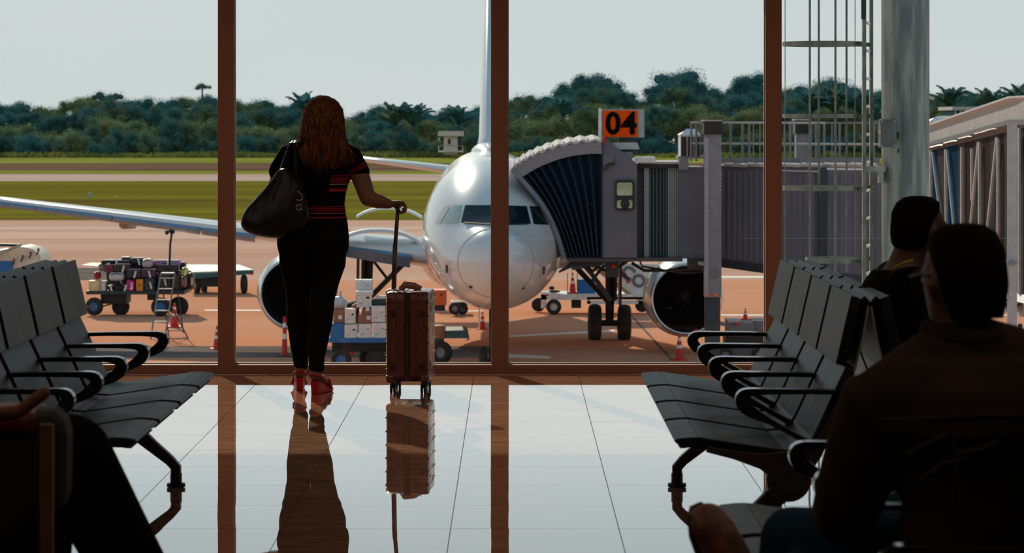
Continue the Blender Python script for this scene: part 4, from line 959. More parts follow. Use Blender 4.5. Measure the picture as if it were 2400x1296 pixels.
for x0, y0, x1, y1, do, kd, lab, cat in BX:
    a, b = P(x0, y0, CY2), P(x1, y1, CY2); dep = .42
    t = thing({'box': 'cardboard_box', 'crate': 'plastic_crate', 'packet': 'packet', 'bag': 'covered_bag'}[cat], lab, cat, Vector(((a.x + b.x) / 2, CY2 + do + .2, b.z)), 'boxes on the cargo cart')
    if cat == 'packet': build('body', MB().obox(((a.x + b.x) / 2, CY2 + do + .2, (a.z + b.z) / 2), (.28, .3, .16), (0, R(-28), 0)), mm[kd], t, bevel=.02)
    else: build('body', MB().box((a.x + .004, CY2 + do, b.z + .002), (b.x - .004, CY2 + do + dep, a.z - .002)), mm[kd], t, bevel=.05 if cat == 'bag' else .006)
    if kd == 'lid': build('lid', MB().box((a.x - .02, CY2 + do - .02, a.z - .10), (b.x + .02, CY2 + do + dep + .02, a.z + .01)), M_WHITE, t, bevel=.015)
    if kd in ('w', 'lid'):
        w, h = b.x - a.x, a.z - b.z
        build('sticker', MB().box((a.x + w * .62, CY2 + do - .005, b.z + h * .55), (a.x + w * .85, CY2 + do + .002, b.z + h * .68)), M_BLACK if x0 in (808, 834) else mat('label_lilac', (.42, .42, .55), .6), t)
        build('printed_mark', MB().box((a.x + w * .15, CY2 + do - .005, b.z + h * .22), (a.x + w * .45, CY2 + do + .002, b.z + h * .30)), mat('label_lilac', (.42, .42, .55), .6), t)
    elif cat == 'box': build('sticker', MB().box((b.x - .16, CY2 + do - .005, b.z + .1), (b.x - .06, CY2 + do + .002, b.z + .2)), M_WHITE, t)
    elif cat == 'crate': build('rim', MB().box((a.x - .01, CY2 + do - .015, a.z - .06), (b.x + .01, CY2 + do + dep + .01, a.z)), M_BLUE, t)
    elif cat == 'bag': build('pale_sheet', MB().box((a.x + .12, CY2 + do + .02, a.z), (b.x - .02, CY2 + do + .4, a.z + .10)), mat('foil', (.55, .56, .54), .3, bump=.6, scale=10), t, bevel=.03)
def sack(c, r, m, lab):
    mb = MB(); mb.ell(c, r[0], r[1], r[2], 18, 12)
    for i, v in enumerate(mb.v): mb.v[i] = v + Vector((noise.noise(v * 6) * .06, noise.noise(v * 6 + Vector((9, 0, 0))) * .06, noise.noise(v * 7 + Vector((0, 9, 0))) * .05))
    t = thing('plastic_sack', lab, 'sack', c - Vector((0, 0, r[2]))); build('sack_body', mb, m, t, smooth=True)
    build('knotted_top', MB().tube([c + Vector((.02, 0, r[2] * .9)), c + Vector((.04, 0, r[2] * 1.35)), c + Vector((.03, 0, r[2] * 1.8))], [.06, .025, .05], 8), m, t, smooth=True)
sack(P(795, 711, CY2 + .25), (.24, .2, .19), mat('pale_plastic', (.42, .46, .52), .35), 'tied pale plastic sack on top of the brown box on the cargo cart')
# things seen right of the suitcase
og = thing('orange_crate', 'orange crate on the apron behind the suitcase, under the aircraft nose', 'crate', Vector((P(1028, 716, 103).x, 103, GZ)))
build('crate_body', pxbox(1008, 680, 1046, 716, 100, 1.0), mat('orange_plastic', (.62, .13, .04), .5), og, bevel=.03)
build('crate_support', MB().box((P(1012, 0, 100).x, 100.1, GZ), (P(1042, 0, 100).x, 100.9, P(0, 716, 100).z)), M_DARK, og)
for x in (1018, 1034): build('hand_hole', pxbox(x - 2, 688, x + 2, 693, 99.98, .03), M_BLACK, og)
dt = thing('tow_tractor', 'dark wheel and low body of a tug behind the aircraft nose', 'vehicle', Vector((P(1074, 738, 98).x, 98, GZ)))
wheel('wheel', P(1066, 723, 97.6), (0, 1, 0), .22, .2, dt); wheel('wheel', P(1084, 724, 98.2), (0, 1, 0), .2, .2, dt)
build('tractor_body', pxbox(1056, 708, 1094, 722, 97.9, 1.3), M_BLACK, dt, bevel=.03)
gc = thing('equipment_cart', 'dark green equipment cart with a brown drum right of the suitcase', 'cart', Vector((P(1040, 862, 77).x, 77, GZ)))
build('drum', MB().revolve([(0, .01), (0, .22), (.34, .24), (.36, .20), (.36, .01)], P(1025, 792, 77), (0, 0, 1), 20), mat('drum_tan', (.30, .15, .08), .6), gc, smooth='auto')
build('cart_top', MB().prism([P(1032, 768, 77.5), P(1090, 767, 77.5), P(1098, 776, 77), P(1036, 778, 77)], (0, 0, .03)), mat('green_top', (.10, .14, .12), .5), gc)
build('cart_body', pxbox(1037, 777, 1096, 793, 77, .8), M_TEAL, gc)
build('chassis', pxbox(1016, 793, 1040, 850, 77.2, .5), M_TEAL, gc)
wheel('wheel', P(1036, 826, 76.9), (.6, 1, 0), .31, .2, gc)
build('tow_hook', MB().tube([P(1096, 780, 76.9), P(1099, 795, 76.9), P(1093, 797, 76.9)], .02, 5), M_DARK, gc)
# catering belt loader behind the main gear
WY2 = YG(737)
wt = thing('belt_loader', 'white belt loader trailer with lettering on its raised panel behind the left main wheels', 'vehicle', Vector((P(1400, 737, WY2).x, WY2, GZ)))
build('chassis_beam', MB().box(tuple(P(1268, 689, WY2)), tuple(P(1520, 695, WY2 + 1.8))).box(tuple(P(1268, 690, WY2)), tuple(P(1281, 722, WY2 + .15))).box(tuple(P(1376, 696, WY2)), tuple(P(1516, 701, WY2 + .1))).box(tuple(P(1376, 705, WY2)), tuple(P(1520, 712, WY2 + .1))).box(tuple(P(1376, 696, WY2)), tuple(P(1384, 712, WY2 + .1))).box(tuple(P(1496, 696, WY2)), tuple(P(1516, 712, WY2 + .1))), M_WHITE, wt)
wheel('wheel', P(1298, 719, WY2 - .1), (0, 1, 0), .27, .2, wt, mat('hub_pale', (.5, .5, .48), .5)); wheel('wheel', P(1262, 714, WY2 + 1.2), (0, 1, 0), .25, .2, wt, M_DARK); wheel('wheel', P(1505, 715, WY2 + .6), (0, 1, 0), .25, .2, wt, M_DARK)
build('drive_unit', pxbox(1340, 697, 1362, 722, WY2 + .2, .8), M_BLACK, wt); build('engine_box', pxbox(1354, 655, 1395, 688, WY2 + .3, .9), M_BLUE, wt)
build('fitting', MB().ell(P(1293, 675, WY2 + .3), .10, .1, .07).ell(P(1300, 683, WY2 + .3), .2, .2, .05), M_DARK, wt)
build('reflector', pxbox(1277, 690, 1285, 694, WY2 - .02, .02), M_RED, wt)
build('raised_panel', MB().prism([P(1398, 614, WY2 + .2), P(1560, 620, WY2 + .2), P(1540, 689, WY2 + .2), P(1480, 689, WY2 + .2)], (0, .12, 0)), M_WHITE, wt)
build('belt_edge', MB().prism([P(1378, 620, WY2 + .1), P(1392, 617, WY2 + .1), P(1482, 690, WY2 + .1), P(1468, 690, WY2 + .1)], (0, .15, 0)), mat('belt_tan', (.36, .22, .12), .6), wt)
an = R(-38); xd = Vector((math.cos(an), 0, math.sin(an))); yd = Vector((-math.sin(an), 0, math.cos(an)))
build('lettering', text_mb('CO', .62, P(1452, 640, WY2 + .17), xd, yd, .02, .02), mat('letter_blue', (.10, .14, .20), .5), wt)
build('lettering', text_mb('aling', .24, P(1452, 642, WY2 + .17), Vector((math.cos(R(-40)), 0, math.sin(R(-40)))), Vector((math.sin(R(40)), 0, math.cos(R(40)))), .02, .012), mat('letter_red', (.35, .06, .06), .5), wt)
for x in (1330, 1353): build('upright', MB().tube([P(x, 640, WY2 + .1), P(x, 690, WY2 + .1)], .015, 5), M_DARK, wt)
cone(1342, 643, 691, 'red and white cone standing on the white belt loader trailer', 26, base_z=P(0, 689, WY2).z + .02, Y=WY2 + .3)
# grey ground power unit at right
GY = 80.0
gp = thing('ground_power_unit', 'grey wheeled power unit behind the armrests at right', 'machine', Vector((P(1755, 845, GY).x, GY, GZ)))
build('housing', pxbox(1706, 756, 1766, 789, GY, 1.2), M_GREY, gp, bevel=.04); build('housing', pxbox(1764, 751, 1822, 800, GY + .5, 1.2), M_GREY, gp, bevel=.04)
build('lid', pxbox(1706, 752, 1740, 757, GY - .02, 1.2), mat('lid_pale', (.35, .32, .33), .5), gp)
build('skirt', pxbox(1685, 815, 1790, 836, GY - .4, 1.5), mat('skirt_grey', (.10, .10, .12), .6), gp); build('chassis', pxbox(1700, 789, 1800, 815, GY + .2, 1.0), M_DARK, gp)
for x in (1700, 1780): wheel('wheel', P(x, 832, GY - .42), (0, 1, 0), .22, .16, gp)
build('lamp', pxbox(1722, 757, 1730, 763, GY - .04, .05), M_RED, gp)
cone(1747, 728, 753, 'small red and white cone on the grey power unit', 20, base_z=P(0, 752, GY).z, Y=GY + .4)
tag(build('red_beacon', MB().ell(P(1633, 780, 80), .10, .1, .11, 12, 8).tube([P(1633, 788, 80), Vector((P(1640, 0, 80).x, 80, GZ))], .03, 6), M_RED), 'round red marker beacon on a stalk at the far armrest tip', 'beacon')
# ================================================================= AIRPORT SEATS
M_SEAT = mat('seat_charcoal', (0.008, 0.011, 0.013), 0.42, c2=(0.030, 0.035, 0.037), scale=5, stretch=(.5, 1.6, .5), spec=0.14, detail=5, bump=0.05)
M_SEATB = mat('seat_rear_shell', (0.30, 0.28, 0.265), 0.35)
M_ARM = mat('arm_metal', (0.010, 0.010, 0.011), 0.17, 0.0, spec=0.9)
M_BRK = mat('bracket_brown', (0.050, 0.032, 0.024), 0.4, 0.3)
PAN = [[(.647,.448),(.640,.4575),(.60,.462),(.565,.463)], [(.565,.463),(.50,.453),(.42,.441),(.34,.429),(.285,.422),(.245,.425),(.215,.438),(.193,.460),(.170,.507),(.125,.605),(.081,.697)], [(.081,.697),(.055,.812),(.030,.920),(.018,.930)]]
def shell_piece(pts, sgn, ax, y0, y1, th=.034):
    up, dn = [], []
    for i, (u, z) in enumerate(pts):
        a = Vector((pts[max(i - 1, 0)][0], 0, pts[max(i - 1, 0)][1])); b = Vector((pts[min(i + 1, len(pts) - 1)][0], 0, pts[min(i + 1, len(pts) - 1)][1]))
        t = (b - a).normalized(); nn = Vector((t.z, 0, -t.x))      # pushes to the underside / rear
        if nn.z > 0.3: nn = -nn
        up.append((u, z)); dn.append((u + nn.x * th, z + nn.z * th))
    rings = []
    for (u, z), (u2, z2) in zip(up, dn):
        rings.append([(ax + sgn * u, y0, z), (ax + sgn * u, y1, z), (ax + sgn * u2, y1, z2), (ax + sgn * u2, y0, z2)])
    return MB().loft(rings)
ARM = [(.085,.612,.006),(.12,.616,.008),(.2,.618,.008),(.34,.618,.009),(.395,.616,.012),(.420,.606,.019),(.428,.588,.021),(.415,.566,.022),(.385,.545,.017),(.34,.522,.010),(.27,.484,.008),(.22,.455,.010),(.195,.440,.016)]
def smooth_path(p, n=4):
    out = []
    for i in range(len(p) - 1):
        p0, p1, p2, p3 = p[max(i - 1, 0)], p[i], p[i + 1], p[min(i + 2, len(p) - 1)]
        for q in range(n):
            t = q / n; out.append(tuple(.5 * (2 * b + (c - a) * t + (2 * a - 5 * b + 4 * c - d_) * t * t + (3 * b - a - 3 * c + d_) * t ** 3) for a, b, c, d_ in zip(p0, p1, p2, p3)))
    return out + [p[-1]]
ARM = ARM[:3] + smooth_path(ARM[3:10], 4) + ARM[10:]
FRM = [(.54,.424,.010),(.45,.405,.014),(.36,.385,.026),(.29,.362,.055),(.225,.375,.045),(.178,.415,.022),(.150,.47,.013),(.105,.57,.011),(.062,.66,.009)]
LEG = [(.250,.335,.045),(.285,.275,.038),(.335,.232,.031),(.41,.168,.024),(.478,.112,.020),(.503,.083,.021),(.504,.02,.017)]
NS, PITCH = 4, .622
def bench(ax, y0, label, group=None):
    t = thing('tandem_bench', label, 'bench', (ax, y0 + 1.25, 0), group)
    for sgn in (-1, 1):
        for k in range(NS):
            a, b = y0 + k * PITCH + .030, y0 + (k + 1) * PITCH - .030
            for nm, pr in (('seat_front', PAN[0]), ('seat_pan', PAN[1]), ('backrest', PAN[2])):
                g = [(u, z) for u, z in pr]
                build(nm, shell_piece(g, sgn, ax, a, b), M_SEAT, t, bevel=.004)
            rear = [(.148,.455),(.118,.52),(.05,.69),(.024,.80),(.008,.895)]
            build('rear_shell', MB().loft([[(ax + sgn * u, a + .01, z), (ax + sgn * u, b - .01, z), (ax + sgn * (u - .006), b - .01, z), (ax + sgn * (u - .006), a + .01, z)] for u, z in rear]), M_SEATB, t)
        for k in range(NS + 1):
            yy = y0 + k * PITCH
            mb = band_mb(MB(), [(ax + sgn * u, z, h) for u, z, h in ARM], yy - .027, yy + .027)
            build('armrest', mb, M_ARM, t, bevel=.006, smooth='auto')
        for yy in (y0 + .02, y0 + 2 * PITCH, y0 + 4 * PITCH - .05):
            build('side_bracket', band_mb(MB(), [(ax + sgn * u, z, h) for u, z, h in FRM], yy, yy + .028), M_BRK, t, bevel=.003)
        for yy in (y0 + .09, y0 + 4 * PITCH - .22):
            l_ = build('leg', band_mb(MB(), [(ax + sgn * u, z, h) for u, z, h in LEG], yy, yy + .045), M_BRK, t, bevel=.004)
            build('foot_disc', MB().disc((ax + sgn * .503, yy + .022, .010), (0, 0, 1), .038, .014, 20).disc((ax + sgn * .503, yy + .022, .035), (0, 0, 1), .024, .05, 14), M_BLACK, l_)
        build('hub_plate', MB().disc((ax + sgn * .27, y0 + .03, .325), (0, 1, 0), .074, .03, 28), M_BRK, t)
        build('beam', MB().tube([(ax + sgn * .27, y0 + .01, .325), (ax + sgn * .27, y0 + NS * PITCH - .01, .325)], .042, 20), M_ARM, t, smooth='auto')
        build('beam_cap', MB().disc((ax + sgn * .27, y0 + .005, .325), (0, 1, 0), .046, .02, 20), M_BLACK, t)
    for yy in (y0 + .15, y0 + 4 * PITCH - .22):
        build('cross_tie', MB().box((ax - .27, yy + .01, .315), (ax + .27, yy + .04, .335)), M_BRK, t)
    return t
b0 = bench(1.182, 9.12, 'right-hand row of charcoal beam seats with dark armrests, empty near side')
def bcopy(dx, dy, lab):
    c = copy_tree(b0); c.location = b0.location + Vector((dx, dy, 0)); c['label'] = lab; return c
bcopy(-1.885 - 1.182, 0, 'left-hand row of charcoal beam seats with dark armrests near the window')
bcopy(.025, -1.50 - 2.5, 'near row of charcoal beam seats at lower right, under the man in the jacket')
bcopy(-1.885 - 1.182, -4.05, 'near row of charcoal beam seats at the left edge behind the crossed leg')

# ================================================================= PEOPLE
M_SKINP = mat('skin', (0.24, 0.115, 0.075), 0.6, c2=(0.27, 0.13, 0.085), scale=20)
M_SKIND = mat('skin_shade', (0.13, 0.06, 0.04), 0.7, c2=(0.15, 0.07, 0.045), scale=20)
def add_head(mb, c, fwd, s=1.0, tilt=0.0):
    """head with brow, nose, lips, chin and ears, facing fwd"""
    f = Vector(fwd).normalized(); l = Vector((-f.y, f.x, 0)).normalized(); u = f.cross(l) * -1 if f.cross(l).z < 0 else f.cross(l)
    Q = lambda a, b, d_: Vector(c) + f * a * s + l * b * s + u * d_ * s
    rings = []
    for z, rx, ry, cx_ in ((.118,.02,.02,-.01),(.112,.045,.04,-.01),(.095,.068,.058,-.008),(.065,.086,.070,-.004),(.03,.092,.075,-.002),(0,.090,.074,0),(-.03,.082,.068,.004),(-.06,.070,.058,.014),(-.09,.056,.046,.024),(-.112,.036,.030,.036),(-.118,.015,.015,.04)):
        rings.append([Q(cx_ + rx * math.cos(2 * math.pi * k / 20), ry * math.sin(2 * math.pi * k / 20), z) for k in range(20)])
    mb.loft(rings)
    mb.capsule([Q(.082, 0, .018), Q(.098, 0, -.012), Q(.104, 0, -.026)], [.009 * s, .012 * s, .015 * s], 8)          # nose
    mb.capsule([Q(.074, -.045, .026), Q(.086, 0, .030), Q(.074, .045, .026)], [.012 * s, .013 * s, .012 * s], 8)     # brow
    mb.capsule([Q(.082, -.02, -.058), Q(.090, 0, -.056), Q(.082, .02, -.058)], [.007 * s, .009 * s, .007 * s], 8)    # lips
    mb.capsule([Q(.070, -.01, -.098), Q(.072, .01, -.098)], [.018 * s, .018 * s], 8)                               # chin
    for sd_ in (-1, 1): mb.capsule([Q(-.004, sd_ * .076, .018), Q(-.010, sd_ * .083, 0), Q(-.002, sd_ * .076, -.022)], [.013 * s, .014 * s, .009 * s], 8)
    return Q
def add_hand(mb, wrist, d_, up, side, curl=1.0, s=1.0):
    """palm, four unequal fingers curled with two bends, thumb from the side of the palm"""
    d_ = Vector(d_).normalized(); up = Vector(up).normalized(); sd_ = d_.cross(up).normalized() * side; w = Vector(wrist)
    mb.loft([[w + d_ * a * s + sd_ * (b * math.cos(2 * math.pi * k / 12)) * s + up * (h * math.sin(2 * math.pi * k / 12)) * s for k in range(12)] for a, b, h in ((-.01,.022,.017),(.02,.030,.018),(.05,.038,.017),(.078,.038,.014),(.086,.03,.009))])
    for i, (off, L) in enumerate(((.029, .070), (.010, .078), (-.010, .073), (-.029, .057))):
        p = w + d_ * .078 * s + sd_ * off * s; a = 0; pts = [p]
        for j, q in enumerate((.42, .33, .25)):
            a += curl * (R(48) if j == 0 else R(58)); p = p + (d_ * math.cos(a) - up * math.sin(a)) * L * q * s; pts.append(p)
        mb.capsule(pts, [.0095 * s, .0088 * s, .0082 * s, .0072 * s], 8)
    p = w + d_ * .022 * s + sd_ * .030 * s
    mb.capsule([p, p + (d_ * .6 + sd_ * .6 - up * .35) * .032 * s, p + (d_ * .9 + sd_ * .25 - up * .9) * .055 * s], [.013 * s, .0105 * s, .0085 * s], 8)
def eye_parts(Q, par, s=1.0):
    for sd_ in (-1, 1): build('eye', MB().ell(Q(.079, sd_ * .032, .012), .011 * s, .011 * s, .010 * s, 10, 8), mat('eye', (.25, .22, .2), .2), par, smooth=True)

# ---------------- woman at the window
SX = 419.0; WYY = 15.55
def Wp(x, y, dy=0.0): return Vector(((x - 1200) / SX, WYY + dy, CAMZ - (y - HOR) / SX))
wom = thing('person', 'woman with long auburn hair, black top and jeans, seen from behind at the window', 'person', (Wp(735, 915).x, WYY, 0))
def ringe(c, rx, ry, n=24, tilt=0): return [c + Vector((rx * math.cos(2 * math.pi * k / n), ry * math.sin(2 * math.pi * k / n), tilt * math.cos(2 * math.pi * k / n))) for k in range(n)]
TOR = [(592,733,.185,.115,.0),(575,733,.193,.135,-.015),(555,733,.193,.140,-.02),(530,736,.180,.130,-.015),(508,743,.150,.108,0),(480,746,.133,.096,.005),(450,746,.142,.100,.0),(420,748,.160,.108,-.005),(390,749,.170,.112,-.005),(362,750,.172,.100,0),(342,752,.140,.078,.005),(330,754,.085,.060,.01),(318,755,.055,.055,.015)]
def torso(k, lo, hi):
    return MB().loft([ringe(Wp(x, y, dy), rx + k, ry + k) for y, x, rx, ry, dy in TOR if lo <= y <= hi])
body = MB(); body.loft([ringe(Wp(x, y, dy), rx, ry) for y, x, rx, ry, dy in TOR])
body.tube([Wp(755, 330, .01), Wp(756, 312, .02), Wp(757, 295, .02)], [.056, .052, .052], 14)
HC = Wp(757, 272, .015)
Qw = add_head(body, HC, (0.12, 1, 0), .98)
sR, eR, wR = Wp(820, 366, 0), Wp(862, 464, -.04), Wp(911, 478, -.03)
body.capsule([Wp(800, 358), sR, Wp(845, 415, -.02), eR], [.058, .060, .054, .047], 14); body.capsule([eR, Wp(888, 472, -.04), wR], [.046, .042, .028], 14)
add_hand(body, wR, (1, .05, .05), (0, .25, 1), -1, 1.0, 1.0)
sL, eL, wL = Wp(678, 362, 0), Wp(640, 440, .06), Wp(668, 395, .24)
body.capsule([Wp(700, 356), sL, Wp(655, 405, .02), eL], [.055, .056, .048, .040], 14); body.capsule([eL, Wp(655, 420, .15), wL], [.040, .036, .024], 14)
add_hand(body, wL, (.35, .1, .9), (0, 1, -.1), 1, .9, .86)
LEGS = {-1: [(585,694,.088,-.02),(618,692,.083,0),(660,696,.068,.005),(700,698,.058,.01),(722,697,.056,.02),(750,698,.056,-.0),(780,699,.048,-.005),(819,701,.038,.01),(862,702,.034,.03)],
        1: [(585,770,.090,-.02),(618,768,.090,-.01),(660,762,.070,-.04),(700,757,.058,-.07),(722,756,.058,-.09),(750,754,.058,-.13),(780,751,.050,-.155),(819,746,.040,-.17),(862,745,.034,-.19)]}
for k in (-1, 1):
    body.capsule([Wp(x, y, dy) for y, x, r, dy in LEGS[k]], [r for y, x, r, dy in LEGS[k]], 14)
FEET = {-1: (Wp(701, 872, .03), Vector((-.10, 1, 0)).normalized(), 15.62 - .0), 1: (Wp(745, 872, -.19), Vector((.30, .95, 0)).normalized(), 15.38)}
for k in (-1, 1):
    a, dr, _ = FEET[k]; a = a.copy()
    heel = Vector((a.x, a.y - .02, .095)) - dr * .01; ball = Vector((a.x, a.y, .035)) + dr * .155; toe = Vector((a.x, a.y, .028)) + dr * .205
    body.capsule([a, Vector((a.x, a.y, .13))], [.035, .034], 12)
    body.capsule([heel, heel.lerp(ball, .5) + Vector((0, 0, .012)), ball, toe], [.030, .034, .032, .020], 12, .8)
wb = remesh('body', body, M_SKINP, wom, .0065, 5)
eye_parts(Qw, wb, .98)
# black knitted top with short sleeves and coloured stripes
M_TOP = mat('black_knit', (0.006, 0.0055, 0.006), 0.95, c2=(0.009, 0.008, 0.009), scale=30, spec=0.05)
tp = torso(.012, 325, 532)
tp.capsule([Wp(798, 356), sR, Wp(842, 404, -.015)], [.062, .066, .060], 14); tp.capsule([Wp(702, 354), sL, Wp(652, 402, .02)], [.062, .068, .060], 14)
top = remesh('striped_top', tp, M_TOP, wom, .008, 4)
M_STR = mat('crimson_stripe', (0.42, 0.012, 0.035), 0.8); M_STP = mat('pink_stripe', (0.55, 0.30, 0.30), 0.8)
def stripe(y, h, m, x0=.0, x1=1.0, k=.0165):
    for i in range(len(TOR) - 1):
        a, b = TOR[i], TOR[i + 1]
        if b[0] <= y <= a[0]:
            t = (a[0] - y) / (a[0] - b[0]); v = [a[j] + (b[j] - a[j]) * t for j in range(5)]; break
    hh = h / SX / 2; r1, r2 = [], []
    c = Wp(v[1], y, v[4]); q = []
    N = 26
    for i in range(N + 1):
        th = R(185 + 175 * (x0 + (x1 - x0) * i / N)); p = c + Vector(((v[2] + k) * math.cos(th), (v[3] + k) * math.sin(th), 0)); pi_ = c + Vector(((v[2] + k - .006) * math.cos(th), (v[3] + k - .006) * math.sin(th), 0))
        q.append([p + Vector((0, 0, hh)), p - Vector((0, 0, hh)), pi_ - Vector((0, 0, hh)), pi_ + Vector((0, 0, hh))])
    build('stripe', MB().loft(q), m, top)
for y in (411, 415, 419, 423, 427): stripe(y, 1.8, M_STR, .62, .98)
stripe(431.5, 1.6, M_STP, .62, .98); stripe(445, 7, M_STR, .62, .98)
for y in (484, 488, 492, 496): stripe(y, 1.7, M_STR, .35, .98)
stripe(500, 1.4, M_STP, .35, .98); stripe(509, 3, M_STR, .3, .98, .019)
for q_ in (.0, .010, .020): 
    c = Wp(842, 404, -.015) - (Wp(842, 404) - sR).normalized() * (q_ + .012)
    build('stripe', MB().torus(c, (Wp(842, 404) - sR), .0635, .0022, 24, 5), M_STR, top)
# jeans
M_JEAN = mat('black_jeans', (0.008, 0.008, 0.009), 0.95, c2=(0.012, 0.012, 0.013), scale=15, spec=0.08)
jn = MB().loft([ringe(Wp(x, y, dy), rx + .010, ry + .010) for y, x, rx, ry, dy in TOR if 505 <= y])
for k in (-1, 1):
    jn.capsule([Wp(x, y, dy) for y, x, r, dy in LEGS[k] if y < 860], [r + .010 + (.004 if y > 800 else 0) for y, x, r, dy in LEGS[k] if y < 860], 16)
    x_, dy_ = (702, .03) if k < 0 else (746, -.19)
    jn.capsule([Wp(x_, 838, dy_ * .9), Wp(x_, 848, dy_), Wp(x_ + 1, 854, dy_)], [.047, .042, .044], 14)
jj = remesh('jeans', jn, M_JEAN, wom, .008, 3)
for x in (702, 768):
    build('back_pocket', MB().prism([Wp(x - 17, 534, -.162), Wp(x + 17, 534, -.162), Wp(x + 15, 566, -.166), Wp(x, 573, -.166), Wp(x - 15, 566, -.166)], (0, .02, 0)), mat('pocket', (0.011, 0.011, 0.012), 0.95, spec=0.05), jj)
# red wedge sandals
M_SHOE = mat('red_suede', (0.60, 0.005, 0.02), 0.5)
for k in (-1, 1):
    a, dr, _ = FEET[k]; sdv = Vector((-dr.y, dr.x, 0)); base = Vector((a.x, a.y - .02, 0)) - dr * .03
    S = []
    for t_, zt, w_ in ((0,.070,.018),(.02,.074,.026),(.08,.056,.028),(.14,.030,.033),(.19,.020,.037),(.225,.016,.032),(.245,.014,.015)):
        c = base + dr * t_; zb = 0 if (t_ > .12 or t_ < .07) else .0
        S.append([c + sdv * w_ + Vector((0, 0, zt)), c - sdv * w_ + Vector((0, 0, zt)), c - sdv * w_ * .8 + Vector((0, 0, zb)), c + sdv * w_ * .8 + Vector((0, 0, zb))])
    sh_ = build('sandal', MB().loft(S), M_SHOE, wom, smooth='auto', bevel=.003)
    build('heel_strap', MB().tube([base + dr * .07 + sdv * .034 + Vector((0, 0, .075)), base + dr * .03 + sdv * .036 + Vector((0, 0, .098)), base - dr * .006 + sdv * .02 + Vector((0, 0, .108)), base - dr * .010 + Vector((0, 0, .110)), base - dr * .006 - sdv * .02 + Vector((0, 0, .108)), base + dr * .03 - sdv * .036 + Vector((0, 0, .098)), base + dr * .07 - sdv * .034 + Vector((0, 0, .075))], .0045, 8, up=(0, 0, 1)), M_SHOE, sh_)
    build('toe_strap', MB().tube([base + dr * .17 + sdv * .040 + Vector((0, 0, .02)), base + dr * .17 + sdv * .025 + Vector((0, 0, .066)), base + dr * .17 + Vector((0, 0, .072)), base + dr * .17 - sdv * .025 + Vector((0, 0, .066)), base + dr * .17 - sdv * .040 + Vector((0, 0, .02))], .009, 8), M_SHOE, sh_)
# hair: a solid cap and long locks
M_HAIR = mat('auburn_hair', (0.13, 0.034, 0.009), 0.4, c2=(0.95, 0.34, 0.08), scale=30, stretch=(5, 5, .25), trans=0.65, lo=.42, hi=.72)
hb = MB(); r_h = random.Random(5)
cap = MB(); Qh = lambda x, y, dy: Wp(x, y, dy)
cap.loft([ringe(Wp(x, y, dy), rx, ry) for y, x, rx, ry, dy in ((227,757,.03,.03,0),(231,757,.062,.06,-.005),(240,757,.088,.085,-.01),(255,757,.105,.100,-.015),(275,757,.111,.105,-.02),(300,757,.112,.095,-.035),(325,756,.125,.075,-.065),(345,757,.135,.050,-.09),(372,757,.125,.030,-.105),(392,757,.09,.018,-.115))])
# open the cap at the face: push front vertices behind the forehead
for i, v in enumerate(cap.v):
    if v.z < Wp(0, 248).z and v.y > WYY + .02: v.y = WYY + .02
hair = build('hair', cap, M_HAIR, wom, smooth=True)
for k in range(210):
    u = r_h.uniform(-1, 1); lay = r_h.uniform(0, 1); s_ = math.sqrt(max(0.0, 1 - u * u * .92))
    yend = (398 - 30 * abs(u) ** 1.5 if u < .4 else 398 - 14 * abs(u)) + r_h.uniform(-26, 12)
    if u < -.75: yend = r_h.uniform(325, 345)
    j = r_h.uniform(-2, 2)
    pts = [Wp(757 + u * 6, 226.5 + 2 * u * u, -.005 - .03 * lay), Wp(757 + u * 30, 234 + 6 * u * u, -.045 * s_ - .01), Wp(757 + u * 44, 256, -.105 * s_ - .005), Wp(757 + u * 49, 285, -.118 * s_ - .012 * lay), Wp(756 + u * 53 + j, 318, -.118 * s_ - .014 * lay - .01),
           Wp(757 + u * (62 if u > 0 else 58) + j, 345, -.128 * (.6 + .4 * s_) - .012 * lay), Wp(759 + u * (70 if u > 0 else 56) + j * 2, min(372, yend - 8), -.132 * (.6 + .4 * s_) - .012 * lay), Wp(760 + u * (76 if u > 0 else 54) + j * 3, yend, -.136 * (.6 + .4 * s_) - .008 * lay)]
    w_ = r_h.uniform(.0035, .0085)
    hb.tube(pts, [w_ * .5, w_, w_, w_, w_, w_ * .95, w_ * .8, w_ * .15], 5)
build('hair_locks', hb, M_HAIR, hair, smooth=True)
build('hair_tie_band', MB().torus(wR + Vector((-.012, 0, 0)), (1, .1, .1), .024, .003, 18, 6), M_BLACK, wom)
# shoulder bag
bg_ = thing('shoulder_bag', 'large slouchy black leather bag hanging on the woman\'s left shoulder', 'bag', Wp(650, 555, -.2))
M_LEA = mat('black_leather', (0.006, 0.005, 0.005), 0.36, c2=(0.012, 0.009, 0.008), scale=6, bump=0.35, spec=0.4)
BO = [(671,392,7,.035),(674,406,24,.05),(680,425,42,.075),(668,450,57,.095),(659,478,69,.115),(655,500,73,.125),(650,522,77,.13),(647,537,70,.115),(650,549,46,.08),(655,556,17,.03)]
rings = []
for x, y, hw, dp_ in BO:
    rg = []
    for k in range(28):
        a = 2 * math.pi * k / 28; cx2 = x + (0 if y > 500 else 0); yy = y
        p = Wp(cx2 + hw * math.cos(a), yy, -.215 + dp_ * math.sin(a)); nn_ = noise.noise(Vector((p.x * 14, p.y * 9, p.z * 5))) * .034 * min(1, hw / 60); rg.append(p + Vector((math.cos(a) * nn_, math.sin(a) * nn_, 0)))
    rings.append(rg)
bb_ = build('bag_body', MB().loft(rings), M_LEA, bg_, smooth=True); bb_.modifiers.new('s', 'SUBSURF').levels = 1; bb_.modifiers['s'].render_levels = 1
